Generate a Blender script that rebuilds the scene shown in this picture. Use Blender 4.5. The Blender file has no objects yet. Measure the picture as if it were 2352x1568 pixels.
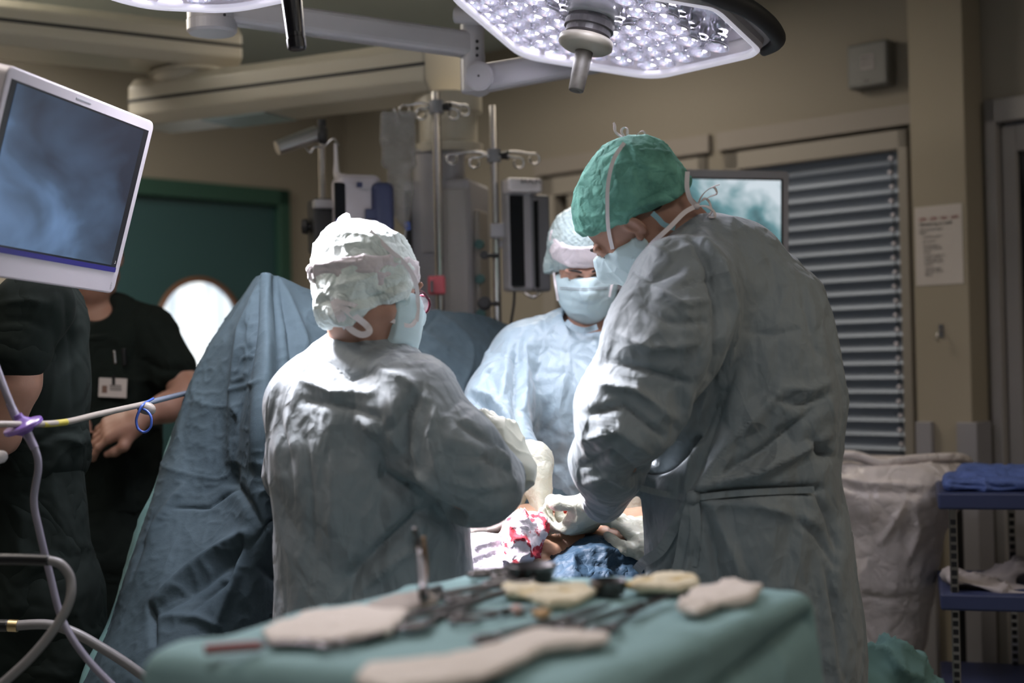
import bpy, bmesh, math, random
import numpy as np
from mathutils import Vector, Matrix

# ------------------------------------------------------------------ camera
SC = bpy.context.scene
COL = SC.collection
FPX = 3267.0
CAM = np.array([0.0, 0.0, 1.35])
_p = math.atan(39 / FPX); _r = math.radians(1.26)
_f = np.array([0, math.cos(_p), math.sin(_p)])
_x0 = np.array([1.0, 0, 0]); _u0 = np.array([0, -math.sin(_p), math.cos(_p)])
RX = _x0 * math.cos(_r) - _u0 * math.sin(_r)
UP = _u0 * math.cos(_r) + _x0 * math.sin(_r)
FW = _f
camd = bpy.data.cameras.new('camera'); cam = bpy.data.objects.new('camera', camd); COL.objects.link(cam)
camd.sensor_width = 36; camd.lens = 36 * FPX / 2352
cam.matrix_world = Matrix(((RX[0], UP[0], -FW[0], CAM[0]), (RX[1], UP[1], -FW[1], CAM[1]),
                           (RX[2], UP[2], -FW[2], CAM[2]), (0, 0, 0, 1)))
camd.clip_start = .05
camd.dof.use_dof = True; camd.dof.focus_distance = 2.95; camd.dof.aperture_fstop = 1.75
SC.camera = cam

# ------------------------------------------------------------------ world, lights, exposure
SC.view_settings.view_transform = 'Standard'; SC.view_settings.look = 'None'
SC.view_settings.exposure = 0.0; SC.view_settings.gamma = 1.0
SC.view_settings.use_curve_mapping = False
SC.cycles.max_bounces = 6; SC.cycles.diffuse_bounces = 3; SC.cycles.glossy_bounces = 3; SC.cycles.transmission_bounces = 4
W_ = bpy.data.worlds.new('room_air'); SC.world = W_; W_.use_nodes = True
W_.node_tree.nodes['Background'].inputs[0].default_value = (.55, .6, .68, 1)
W_.node_tree.nodes['Background'].inputs[1].default_value = 0.02

def at(px, py, d):
    """a point of the room seen at (px,py) of the 2352x1568 frame, d metres along the view"""
    return CAM + RX * ((px - 1176) / FPX * d) + UP * (-(py - 784) / FPX * d) + FW * d
def atz(px, py, z):
    r = RX * ((px - 1176) / FPX) + UP * (-(py - 784) / FPX) + FW
    return CAM + r * ((z - CAM[2]) / r[2])
def proj(P):
    Q = P - CAM
    d = Q @ FW
    return 1176 + (Q @ RX) / d * FPX, 784 - (Q @ UP) / d * FPX, d
def V(a): return np.array(a, float)
def nrm(a): a = V(a); return a / np.linalg.norm(a)
def cdir(x, y, z):  # direction in view terms: right, up, towards the viewer
    return nrm(RX * x + UP * y - FW * z)

def lamp_light(name, kind, loc, target, energy, color, **kw):
    L = bpy.data.lights.new(name, kind); L.energy = energy; L.color = color
    for k, v in kw.items(): setattr(L, k, v)
    o = bpy.data.objects.new(name, L); COL.objects.link(o); o.location = loc
    o.rotation_euler = (Vector(target) - Vector(loc)).to_track_quat('-Z', 'Y').to_euler()
    return o
# surgical field, heads of the two theatre lamps
FIELD = at(1270, 1185, 3.08)
LAMP1 = at(1358, 45, 3.12)
LAMP2 = at(425, -85, 2.75)
COOL = (.98, .94, 1.0)
def led_ring(C, target, n, rad, energy, cone, blend, soft, col=COOL, ph=0.):
    t = nrm(V(target) - C); a = nrm(np.cross(t, V([0, 1, 0]))); a = nrm(V([a[0], a[1], 0])); b = V([0, 1, 0.])
    for k in range(n):
        an = 2 * math.pi * k / n + ph; p = C + V([1, 0, 0]) * math.cos(an) * rad + b * math.sin(an) * rad + V([0, 0, -.03])
        lamp_light('surgical_lamp_beam', 'SPOT', p, target, energy / n, col, spot_size=math.radians(cone), spot_blend=blend, shadow_soft_size=soft)
led_ring(LAMP1, FIELD, 5, .17, 36, 68, 1., .05)
led_ring(LAMP1, LAMP1 - V([0, 0, 1]), 3, .15, 18, 150, 1., .06, (.90, .88, 1.0), .5)
led_ring(LAMP2 + V([-.05, .12, 0]), at(815, 610, 2.74), 5, .09, 620, 38, .8, .05)
led_ring(LAMP2 + V([0, .26, 0]), LAMP2 - V([-.2, 0, 1]), 3, .12, 62, 150, 1., .06, (.90, .88, 1.0), .5)
# unseen area lights added under the ceiling to brighten walls and people
WARM = (1.0, .86, .68)
def ceiling_fill(x, y, sx, sy, e, col):
    lamp_light('ceiling_fill_light', 'AREA', (x, y, 2.565), (x, y, 0), e, col, shape='RECTANGLE', size=sx, size_y=sy)
CEIL = [(-1.3, 2.5, 11.0, (1.0, .90, .80)), (.9, 1.4, 4.5, (1.0, .93, .84)), (0.0, 4.5, 11.0, (1.0, .89, .74)), (-.5, 0.7, 8.5, (1.0, .94, .91)), (-1.9, 4.2, 36.0, (1.0, .92, .80)), (1.4, -.3, 4.0, (.95, .95, 1.0)), (2.3, 2.3, 9.0, WARM)]
for x_, y_, e_, c_ in CEIL:
    ceiling_fill(x_, y_, .55, .55, e_, c_)

# ------------------------------------------------------------------ materials
MATS = {}
def mat(name, col, rough=.6, metal=0., bump=None, var=None, emit=None, trans=0, sheen=0, spec=.5, sub=0, alpha=1, coat=0):
    """bump: list of (scale, strength, kind); var: (scale, darker colour, amount)"""
    if name in MATS: return MATS[name]
    m = bpy.data.materials.new(name); m.use_nodes = True
    nt = m.node_tree; b = nt.nodes['Principled BSDF']
    b.inputs['Base Color'].default_value = (*col, 1); b.inputs['Roughness'].default_value = rough
    b.inputs['Metallic'].default_value = metal; b.inputs['Specular IOR Level'].default_value = spec
    if trans: b.inputs['Transmission Weight'].default_value = trans
    if sheen: b.inputs['Sheen Weight'].default_value = sheen
    if sub:
        b.inputs['Subsurface Weight'].default_value = sub; b.inputs['Subsurface Radius'].default_value = (.02, .008, .004)
        b.inputs['Subsurface Scale'].default_value = .6
    if coat: b.inputs['Coat Weight'].default_value = coat
    if alpha < 1: b.inputs['Alpha'].default_value = alpha
    tc = nt.nodes.new('ShaderNodeTexCoord')
    if var:
        sc, c2, amt = var
        n = nt.nodes.new('ShaderNodeTexNoise'); n.inputs['Scale'].default_value = sc; n.inputs['Detail'].default_value = 5
        nt.links.new(tc.outputs['Object'], n.inputs['Vector'])
        r = nt.nodes.new('ShaderNodeValToRGB'); r.color_ramp.elements[0].position = .5 - amt; r.color_ramp.elements[1].position = .5 + amt
        r.color_ramp.elements[0].color = (*c2, 1); r.color_ramp.elements[1].color = (*col, 1)
        nt.links.new(n.outputs['Fac'], r.inputs['Fac']); nt.links.new(r.outputs['Color'], b.inputs['Base Color'])
    prev = None
    for (sc, st, kind) in (bump or []):
        if kind == 'fold':
            wn = nt.nodes.new('ShaderNodeTexNoise'); wn.inputs['Scale'].default_value = sc * .6; nt.links.new(tc.outputs['Object'], wn.inputs['Vector'])
            ws = nt.nodes.new('ShaderNodeVectorMath'); ws.operation = 'MULTIPLY_ADD'; k_ = .9 / sc; ws.inputs[1].default_value = (k_, k_, k_ * .6)
            nt.links.new(wn.outputs['Color'], ws.inputs[0]); nt.links.new(tc.outputs['Object'], ws.inputs[2])
            ms = nt.nodes.new('ShaderNodeMapping'); ms.inputs['Scale'].default_value = (1, 1, .5); nt.links.new(ws.outputs[0], ms.inputs[0])
            n = nt.nodes.new('ShaderNodeTexVoronoi'); n.inputs['Scale'].default_value = sc; n.feature = 'DISTANCE_TO_EDGE'
            mr = nt.nodes.new('ShaderNodeMapRange'); mr.inputs['From Max'].default_value = .22; mr.interpolation_type = 'SMOOTHERSTEP'; nt.links.new(n.outputs['Distance'], mr.inputs['Value']); h = mr.outputs[0]
            nt.links.new(ms.outputs[0], n.inputs['Vector'])
        elif kind == 'noise' or kind == 'crease':
            n = nt.nodes.new('ShaderNodeTexNoise'); n.inputs['Scale'].default_value = sc; n.inputs['Detail'].default_value = 2 if kind == 'crease' else 4
            n.inputs['Distortion'].default_value = .5 if kind == 'crease' else 0
            h = n.outputs['Fac']
            if kind == 'crease':
                a1 = nt.nodes.new('ShaderNodeMath'); a1.operation = 'SUBTRACT'; a1.inputs[1].default_value = .5; nt.links.new(h, a1.inputs[0])
                a2 = nt.nodes.new('ShaderNodeMath'); a2.operation = 'ABSOLUTE'; nt.links.new(a1.outputs[0], a2.inputs[0])
                a3 = nt.nodes.new('ShaderNodeMath'); a3.operation = 'POWER'; a3.inputs[1].default_value = .8; nt.links.new(a2.outputs[0], a3.inputs[0])
                h = a3.outputs[0]
        else:
            n = nt.nodes.new('ShaderNodeTexVoronoi'); n.inputs['Scale'].default_value = sc; n.feature = 'F1'; h = n.outputs['Distance']
        if kind != 'fold': nt.links.new(tc.outputs['Object'], n.inputs['Vector'])
        bp = nt.nodes.new('ShaderNodeBump'); bp.inputs['Strength'].default_value = st; bp.inputs['Distance'].default_value = .6 / sc
        nt.links.new(h, bp.inputs['Height'])
        if prev: nt.links.new(prev, bp.inputs['Normal'])
        prev = bp.outputs['Normal']
    if prev: nt.links.new(prev, b.inputs['Normal'])
    if emit:
        b.inputs['Emission Color'].default_value = (*emit[0], 1); b.inputs['Emission Strength'].default_value = emit[1]
    MATS[name] = m
    return m
GOWN = mat('gown_fabric', (.25, .285, .305), .62, bump=[(6, .28, 'fold'), (15, .18, 'fold'), (32, .12, 'fold'), (9, .15, 'noise'), (900, .25, 'noise')], sheen=.25, spec=.35)
GOWN2 = mat('gown_fabric_pale', (.26, .345, .40), .45, bump=[(8, .22, 'fold'), (22, .16, 'fold'), (12, .2, 'noise')], sheen=.2, spec=.5)
DRAPE = mat('drape_blue', (.052, .078, .093), .8, bump=[(5, .12, 'fold'), (120, .14, 'noise'), (700, .2, 'noise')], spec=.2)
DRAPEG = mat('drape_green', (.15, .27, .26), .85, bump=[(7, .1, 'crease'), (500, .15, 'noise')], spec=.2)
NAVY = mat('drape_navy', (.02, .045, .075), .6, bump=[(14, .4, 'crease'), (40, .2, 'crease')], spec=.3)
SCRUB = mat('scrubs_dark_green', (.011, .016, .014), .9, bump=[(8, .3, 'crease'), (800, .2, 'noise')], spec=.15)
CAPG = mat('cap_green', (.20, .50, .40), .75, bump=[(18, .45, 'crease'), (60, .3, 'crease')], var=(22, (.10, .27, .22), .16), spec=.3)
CAPW = mat('cap_pale_green', (.70, .78, .76), .75, bump=[(24, .5, 'crease'), (70, .3, 'crease')], spec=.3)
MASKW = mat('mask_pale_blue', (.55, .70, .74), .75, bump=[(400, .2, 'noise')], spec=.25)
TIE = mat('tie_white', (.84, .78, .80), .8, bump=[(600, .4, 'noise')])
GLOVE = mat('glove_latex', (.50, .50, .42), .42, bump=[(45, .25, 'crease')], spec=.5, sub=.1)
SKIN = mat('skin', (.42, .235, .17), .5, bump=[(300, .12, 'noise')], sub=.12, var=(30, (.36, .19, .135), .2))
SKINP = mat('skin_patient', (.62, .40, .27), .45, bump=[(260, .15, 'noise'), (16, .08, 'crease')], sub=.12, var=(9, (.54, .30, .20), .25))
HAIR = mat('hair_dark', (.018, .012, .01), .6, bump=[(200, .5, 'noise')])
WALL = mat('wall_paint', (.275, .248, .208), .9, bump=[(300, .05, 'noise')], spec=.2)
CEILM = mat('ceiling_paint', (.46, .51, .49), .9, spec=.2)
TABLEG = mat('drape_table_green', (.25, .39, .40), .85, bump=[(7, .1, 'crease'), (500, .15, 'noise')], spec=.2)
FLOORM = mat('floor_vinyl', (.30, .31, .30), .35, var=(40, (.24, .25, .25), .3))
TRIM = mat('trim_paint', (.30, .272, .24), .6)
TRIMD = mat('trim_shadow_gap', (.05, .05, .045), .8)
CREAM = mat('cream_enamel', (.50, .46, .38), .35)
GREYW = mat('grey_white_enamel', (.34, .33, .35), .35)
BEZEL = mat('bezel_white', (.44, .41, .44), .45)
WHITE = mat('white_plastic', (.72, .68, .70), .4)
GREYP = mat('grey_plastic', (.25, .25, .27), .5)
DARK = mat('black_plastic', (.012, .012, .014), .35)
RUBBER = mat('black_rubber', (.018, .018, .02), .6)
CHROME = mat('chrome', (.55, .53, .52), .22, 1.)
STEEL = mat('instrument_steel', (.12, .11, .11), .3, 1.)
DOORG = mat('door_green', (.024, .072, .08), .5)
NAVYP = mat('navy_plastic', (.03, .04, .10), .5)
GLASSD = mat('dark_glass', (.01, .012, .015), .08)
REDP = mat('red_plastic', (.45, .07, .09), .5)
PAPER = mat('paper', (.60, .55, .52), .9)
INK = mat('ink_black', (.02, .02, .02), .9)
INKR = mat('ink_red', (.30, .04, .04), .9)
BLUEP = mat('blue_plastic', (.06, .12, .45), .3)
def glassy(name, col, rough=.05, alpha=.35):
    m = mat(name, col, rough, alpha=alpha, spec=.8); return m
CLEAR = glassy('clear_plastic', (.75, .75, .78), .12, .35)
TUBEM = mat('tube_pvc', (.24, .225, .28), .22, spec=.7)
PURPLE = mat('purple_plastic', (.22, .12, .42), .25, alpha=.85)

# ------------------------------------------------------------------ object helpers
def props(o, label=None, cat=None, group=None, kind=None):
    if label: o['label'] = label
    if cat: o['category'] = cat
    if group: o['group'] = group
    if kind: o['kind'] = kind
    return o
def empty(name, loc, label, cat, group=None):
    o = bpy.data.objects.new(name, None); COL.objects.link(o); o.location = tuple(loc); o.empty_display_size = .05
    return props(o, label, cat, group)
def wloc(o):
    v = np.zeros(3)
    while o is not None: v = v + V(o.location); o = o.parent
    return v
def put(name, verts, faces, m, parent=None, smooth=False, loc=None, bevel=0, seg=2, mats=None, fmat=None, solid=0, subs=0):
    """verts in room coordinates; links ONE object"""
    verts = np.asarray(verts, dtype=np.float64)
    if parent is not None:
        base = wloc(parent)
    else:
        base = V(loc) if loc is not None else np.array([(verts[:, 0].min() + verts[:, 0].max()) / 2, (verts[:, 1].min() + verts[:, 1].max()) / 2, verts[:, 2].min()])
    me = bpy.data.meshes.new(name)
    vv = verts - base
    if isinstance(faces, np.ndarray):
        n = len(faces); k = faces.shape[1]
        me.vertices.add(len(vv)); me.vertices.foreach_set('co', vv.astype(np.float32).ravel())
        me.loops.add(n * k); me.loops.foreach_set('vertex_index', faces.astype(np.int32).ravel())
        me.polygons.add(n); me.polygons.foreach_set('loop_start', np.arange(0, n * k, k, dtype=np.int32))
        me.update(calc_edges=True); me.validate()
    else:
        me.from_pydata([tuple(v) for v in vv], [], faces); me.update()
    for mm in (mats or [m]): me.materials.append(mm)
    if fmat is not None: me.polygons.foreach_set('material_index', np.asarray(fmat, dtype=np.int32))
    if smooth: me.polygons.foreach_set('use_smooth', np.ones(len(me.polygons), dtype=bool))
    o = bpy.data.objects.new(name, me); COL.objects.link(o)
    if parent is None: o.location = tuple(base)
    else: o.parent = parent
    if solid:
        md = o.modifiers.new('cloth_thickness', 'SOLIDIFY'); md.thickness = solid; md.offset = 0
    if bevel:
        md = o.modifiers.new('edge', 'BEVEL'); md.width = bevel; md.segments = seg; md.limit_method = 'ANGLE'
    if subs:
        md = o.modifiers.new('round', 'SUBSURF'); md.levels = subs; md.render_levels = subs
    return o
class MB:
    def __init__(s): s.v = []; s.f = []; s.sm = []
    def add(s, vs, fs):
        n = len(s.v); s.v += [tuple(v) for v in vs]; s.f += [tuple(i + n for i in f) for f in fs]; return s
    def box(s, c, half, ax=None):
        ax = ax if ax is not None else np.eye(3); c = V(c)
        vs = [c + ax[0] * i * half[0] + ax[1] * j * half[1] + ax[2] * k * half[2] for i in (-1, 1) for j in (-1, 1) for k in (-1, 1)]
        fs = [(0, 1, 3, 2), (4, 6, 7, 5), (0, 4, 5, 1), (2, 3, 7, 6), (0, 2, 6, 4), (1, 5, 7, 3)]
        if np.dot(np.cross(ax[0], ax[1]), ax[2]) < 0: fs = [f[::-1] for f in fs]
        return s.add(vs, fs)
    def bar(s, a, b, w, h, up=(0, 0, 1)):
        a, b = V(a), V(b); d = nrm(b - a); sd = nrm(np.cross(d, up)); u = np.cross(sd, d)
        return s.box((a + b) / 2, (np.linalg.norm(b - a) / 2, w / 2, h / 2), [d, sd, u])
    def ring(s, pts, radii, n=16, cap=True, flat=None, closed=False):
        pts = [V(p) for p in pts]; m = len(pts)
        if np.isscalar(radii): radii = [radii] * m
        vs = []; prev = None
        for i, p in enumerate(pts):
            if closed: t = nrm(pts[(i + 1) % m] - pts[i - 1])
            else: t = nrm(pts[min(i + 1, m - 1)] - pts[max(i - 1, 0)])
            if prev is None:
                h = V((0, 0, 1)) if abs(t[2]) < .9 else V((1, 0, 0))
                if flat is not None: h = V(flat[0])
                a = nrm(np.cross(t, h))
            else: a = nrm(prev - t * np.dot(prev, t))
            prev = a; b = np.cross(t, a); fl = flat[1] if flat is not None else 1
            vs += [p + radii[i] * (math.cos(2 * math.pi * k / n) * a + math.sin(2 * math.pi * k / n) * b * fl) for k in range(n)]
        fs = []
        for i in range(m if closed else m - 1):
            j = (i + 1) % m
            fs += [(i * n + k, i * n + (k + 1) % n, j * n + (k + 1) % n, j * n + k) for k in range(n)]
        if cap and not closed: fs += [tuple(range(n))[::-1], tuple((m - 1) * n + k for k in range(n))]
        return s.add(vs, fs)
    def cyl(s, a, b, r, r2=None, n=24): return s.ring([a, b], [r, r if r2 is None else r2], n)
    def lathe(s, o, axis, prof, n=32):
        """prof: (distance along axis, radius)"""
        axis = nrm(axis); o = V(o)
        return s.ring2([o + axis * p[0] for p in prof], [p[1] for p in prof], axis, n)
    def ring2(s, pts, radii, t, n):
        h = V((0, 0, 1)) if abs(t[2]) < .9 else V((1, 0, 0)); a = nrm(np.cross(t, h)); b = np.cross(t, a)
        vs = [p + max(r, 1e-5) * (math.cos(2 * math.pi * k / n) * a + math.sin(2 * math.pi * k / n) * b) for p, r in zip(pts, radii) for k in range(n)]
        m = len(pts); fs = [(i * n + k, i * n + (k + 1) % n, (i + 1) * n + (k + 1) % n, (i + 1) * n + k) for i in range(m - 1) for k in range(n)]
        fs += [tuple(range(n))[::-1], tuple((m - 1) * n + k for k in range(n))]
        return s.add(vs, fs)
    def prism(s, poly, o, ax, t0, t1):
        """poly (a,b) in axes ax[0],ax[1]; extruded along ax[2] t0..t1"""
        n = len(poly); vs = [V(o) + ax[0] * p[0] + ax[1] * p[1] + ax[2] * t for t in (t0, t1) for p in poly]
        fs = [tuple(range(n))[::-1], tuple(range(n, 2 * n))] + [(i, (i + 1) % n, n + (i + 1) % n, n + i) for i in range(n)]
        return s.add(vs, fs)
    def build(s, name, m, parent=None, smooth=False, **kw): return put(name, s.v, s.f, m, parent, smooth=smooth, **kw)
def spline(pts, n=8, closed=False):
    pts = [V(p) for p in pts]; m = len(pts); out = []
    rng = range(m) if closed else range(m - 1)
    for i in rng:
        if closed: p0, p1, p2, p3 = pts[i - 1], pts[i], pts[(i + 1) % m], pts[(i + 2) % m]
        else: p0, p1, p2, p3 = pts[max(i - 1, 0)], pts[i], pts[i + 1], pts[min(i + 2, m - 1)]
        for k in range(n):
            t = k / n
            out.append(.5 * ((2 * p1) + (p2 - p0) * t + (2 * p0 - 5 * p1 + 4 * p2 - p3) * t * t + (3 * p1 - p0 - 3 * p2 + p3) * t ** 3))
    if not closed: out.append(pts[-1])
    return out
def tube(name, pts, r, m, parent=None, n=14, flat=None, k=8, radii=None, closed=False):
    P = spline(pts, k, closed)
    rr = r if radii is None else list(np.interp(np.linspace(0, 1, len(P)), np.linspace(0, 1, len(radii)), radii))
    return MB().ring(P, rr, n, flat=flat, closed=closed).build(name, m, parent, smooth=True)
def text_part(name, body, origin, xax, yax, size, m, parent, align='LEFT'):
    c = bpy.data.curves.new(name, 'FONT'); c.body = body; c.size = size; c.extrude = .0002; c.align_x = align
    c.materials.append(m); o = bpy.data.objects.new(name, c); COL.objects.link(o)
    me = bpy.data.meshes.new_from_object(o.evaluated_get(bpy.context.evaluated_depsgraph_get())); me.name = name
    bpy.data.objects.remove(o); o = bpy.data.objects.new(name, me); COL.objects.link(o); o.parent = parent
    z = np.cross(xax, yax); p = V(origin) - wloc(parent)
    o.matrix_local = Matrix(((xax[0], yax[0], z[0], p[0]), (xax[1], yax[1], z[1], p[1]), (xax[2], yax[2], z[2], p[2]), (0, 0, 0, 1)))
    return o

# ------------------------------------------------------------------ implicit surfaces
def smin(a, b, k):
    if k <= 0: return np.minimum(a, b)
    h = np.maximum(k - np.abs(a - b), 0) / k
    return np.minimum(a, b) - h * h * k * .25
class Shape:
    """smooth union of tapered limbs and ellipsoids"""
    def __init__(s): s.ops = []; s.lo = V([9, 9, 9]); s.hi = -s.lo; s.post = []
    def _ext(s, p, r): s.lo = np.minimum(s.lo, V(p) - r); s.hi = np.maximum(s.hi, V(p) + r)
    def cap(s, a, b, ra, rb=None, k=.03, flat=None, op='u'):
        a, b = V(a), V(b); rb = ra if rb is None else rb
        if op == 'u': s._ext(a, ra * 1.25); s._ext(b, rb * 1.25)
        ba = b - a; L = max(ba @ ba, 1e-9)
        def f(P):
            t = np.clip(((P - a) @ ba) / L, 0, 1); Q = P - a - t[:, None] * ba
            if flat is not None:
                dr = nrm(flat[0]); c = Q @ dr; Q = Q + np.outer(c * (1 / flat[1] - 1), dr)
            return (np.sqrt((Q * Q).sum(1)) - (ra + (rb - ra) * t)) * (min(1, flat[1]) if flat is not None else 1)
        s.ops.append((op, f, k)); return s
    def chain(s, pts, radii, k=.03, flat=None):
        for i in range(len(pts) - 1): s.cap(pts[i], pts[i + 1], radii[i], radii[i + 1], k, flat)
        return s
    def ell(s, c, rad, ax=None, k=.03, op='u'):
        c, rad = V(c), V(rad); ax = np.eye(3) if ax is None else np.array(ax)
        if op == 'u': s._ext(c, rad.max() * 1.05)
        def f(P):
            Q = (P - c) @ ax.T; k0 = np.sqrt(((Q / rad) ** 2).sum(1)); k1 = np.sqrt(((Q / rad ** 2) ** 2).sum(1)) + 1e-9
            return k0 * (k0 - 1) / k1
        s.ops.append((op, f, k)); return s
    def rbox(s, c, half, r, ax=None, k=.02, op='u'):
        c, half = V(c), V(half); ax = np.eye(3) if ax is None else np.array(ax)
        if op == 'u': s._ext(c, np.linalg.norm(half) + r)
        def f(P):
            q = np.abs((P - c) @ ax.T) - (half - r)
            return np.sqrt((np.maximum(q, 0) ** 2).sum(1)) + np.minimum(q.max(1), 0) - r
        s.ops.append((op, f, k)); return s
    def plane(s, p, n, k=.01):
        """keep the side n points away from"""
        p, n = V(p), nrm(n)
        s.ops.append(('i', lambda P: (P - p) @ n, k)); return s
    def fn(s, f, op='u', k=.0): s.ops.append((op, f, k)); return s
    def val(s, P):
        d = np.full(len(P), 1e3)
        for op, f, k in s.ops:
            if op == 'd': d = d + f(P)
            elif op == 'u': d = smin(d, f(P), k)
            elif op == 's': d = -smin(-d, f(P), k)
            else: d = -smin(-d, -f(P), k)
        return d
    def mesh(s, res=.006, fine=None, pad=.02, lo=None, hi=None, margin=.03):
        lo = s.lo - pad if lo is None else np.maximum(s.lo - pad, lo); hi = s.hi + pad if hi is None else np.minimum(s.hi + pad, hi)
        axs = []
        for i in range(3):
            x = [lo[i]]
            while x[-1] < hi[i]:
                h = res
                if fine is not None:
                    a, b, fr = fine[0][i], fine[1][i], fine[2]
                    if a <= x[-1] <= b: h = fr
                x.append(x[-1] + h)
            while (len(x) - 1) % 4: x.append(x[-1] + h)
            axs.append(np.array(x))
        nx, ny, nz = map(len, axs)
        cx, cy, cz = [(a[:-1:4] + a[4::4]) / 2 for a in axs]
        cg = np.stack(np.meshgrid(cx, cy, cz, indexing='ij'), -1).reshape(-1, 3)
        cd = s.val(cg)
        dx, dy, dz = [(a[4::4] - a[:-1:4]) for a in axs]
        diag = np.sqrt(dx[:, None, None] ** 2 + dy[None, :, None] ** 2 + dz[None, None, :] ** 2).ravel() / 2
        act = (np.abs(cd) < diag * 1.3 + margin)
        F = np.where(cd < 0, -1., 1.).reshape(len(cx), len(cy), len(cz))
        F = F.repeat(4, 0).repeat(4, 1).repeat(4, 2)
        F = np.pad(F, ((0, 1), (0, 1), (0, 1)), mode='edge')
        A = act.reshape(len(cx), len(cy), len(cz)); M = np.zeros((nx, ny, nz), bool)
        M3 = A.repeat(4, 0).repeat(4, 1).repeat(4, 2)
        for i in (0, 1):
            for j in (0, 1):
                for k in (0, 1): M[i:i + nx - 1, j:j + ny - 1, k:k + nz - 1] |= M3
        I = np.argwhere(M); vals = np.empty(len(I))
        for q in range(0, len(I), 400000):
            c = I[q:q + 400000]; vals[q:q + 400000] = s.val(np.stack([axs[0][c[:, 0]], axs[1][c[:, 1]], axs[2][c[:, 2]]], -1))
        F[M] = vals
        # closed at the border of the grid
        for sl in ((0,), (-1,)):
            F[sl[0]] = np.maximum(F[sl[0]], 1e-3); F[:, sl[0]] = np.maximum(F[:, sl[0]], 1e-3); F[:, :, sl[0]] = np.maximum(F[:, :, sl[0]], 1e-3)
        return nets(F, axs)
def nets(F, axs):
    S = F < 0; nx, ny, nz = F.shape
    cnt = np.zeros((nx - 1, ny - 1, nz - 1), np.int8)
    for i in (0, 1):
        for j in (0, 1):
            for k in (0, 1): cnt += S[i:nx - 1 + i, j:ny - 1 + j, k:nz - 1 + k]
    C = np.argwhere((cnt > 0) & (cnt < 8)); n = len(C)
    acc = np.zeros((n, 3)); num = np.zeros(n)
    cor = [(i, j, k) for i in (0, 1) for j in (0, 1) for k in (0, 1)]
    def co(o):
        q = C + V(o).astype(int)
        return q, np.stack([axs[0][q[:, 0]], axs[1][q[:, 1]], axs[2][q[:, 2]]], -1)
    for a in cor:
        for ax in range(3):
            if a[ax]: continue
            b = list(a); b[ax] = 1
            qa, pa = co(a); qb, pb = co(b)
            fa = F[qa[:, 0], qa[:, 1], qa[:, 2]]; fb = F[qb[:, 0], qb[:, 1], qb[:, 2]]
            m = (fa < 0) != (fb < 0); t = np.where(m, fa / np.where(m, fa - fb, 1), 0)
            acc += np.where(m[:, None], pa + t[:, None] * (pb - pa), 0); num += m
    verts = acc / num[:, None]
    vid = np.full(cnt.shape, -1, np.int64); vid[C[:, 0], C[:, 1], C[:, 2]] = np.arange(n)
    quads = []
    for ax in range(3):
        sl0 = [slice(None)] * 3; sl1 = [slice(None)] * 3; sl0[ax] = slice(0, -1); sl1[ax] = slice(1, None)
        E = np.argwhere(S[tuple(sl0)] != S[tuple(sl1)])
        o1, o2 = [(1, 2), (2, 0), (0, 1)][ax]
        ok = (E[:, o1] > 0) & (E[:, o2] > 0) & (E[:, o1] < F.shape[o1] - 1) & (E[:, o2] < F.shape[o2] - 1); E = E[ok]
        ins = S[E[:, 0], E[:, 1], E[:, 2]]
        def g(a, b):
            q = E.copy(); q[:, o1] -= a; q[:, o2] -= b; return vid[q[:, 0], q[:, 1], q[:, 2]]
        Q = np.stack([g(1, 1), g(0, 1), g(0, 0), g(1, 0)], 1)
        Q[~ins] = Q[~ins][:, ::-1]
        quads.append(Q)
    Q = np.concatenate(quads)
    Q = Q[(Q >= 0).all(1)]
    return verts, Q
def normals(v, q):
    a = v[q[:, 2]] - v[q[:, 0]]; b = v[q[:, 3]] - v[q[:, 1]]; fn = np.cross(a, b); n = np.zeros_like(v)
    for k in range(4): np.add.at(n, q[:, k], fn)
    return n / (np.linalg.norm(n, axis=1)[:, None] + 1e-12)
def relax(v, q, it=1, f=.5):
    for _ in range(it):
        s = np.zeros_like(v); c = np.zeros(len(v))
        for k in range(4):
            j = q[:, (k + 1) % 4]; i = q[:, k]
            np.add.at(s, i, v[j]); np.add.at(c, i, 1); np.add.at(s, j, v[i]); np.add.at(c, j, 1)
        v = v + f * (s / np.maximum(c, 1)[:, None] - v)
    return v
def _h(i, j, k, seed):
    n = (i * 374761393 + j * 668265263 + k * 2147483647 % 2 ** 31 + k * 1274126177 + seed * 974634777) & 0xffffffff
    n = ((n ^ (n >> 13)) * 1274126177) & 0xffffffff
    return ((n ^ (n >> 16)) & 0xffff) / 65535.
def vnoise(P, sc, seed=0):
    Q = P * sc + 100.; I = np.floor(Q).astype(np.int64); f = Q - I; f = f * f * f * (f * (f * 6 - 15) + 10); r = 0
    for i in (0, 1):
        for j in (0, 1):
            for k in (0, 1):
                w = (f[:, 0] if i else 1 - f[:, 0]) * (f[:, 1] if j else 1 - f[:, 1]) * (f[:, 2] if k else 1 - f[:, 2])
                r = r + w * _h(I[:, 0] + i, I[:, 1] + j, I[:, 2] + k, seed)
    return r
def crumple(P, sc, seed=0, warp=.35, zs=1.):
    P = P * V([1, 1, zs])
    Wp = np.stack([vnoise(P, sc * .7, seed + 1), vnoise(P, sc * .7, seed + 2), vnoise(P, sc * .7, seed + 3)], 1) - .5
    Q = P + Wp * warp / sc
    return 1 - np.sqrt(np.abs(vnoise(Q, sc, seed) * 2 - 1)) * 1.2
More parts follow.
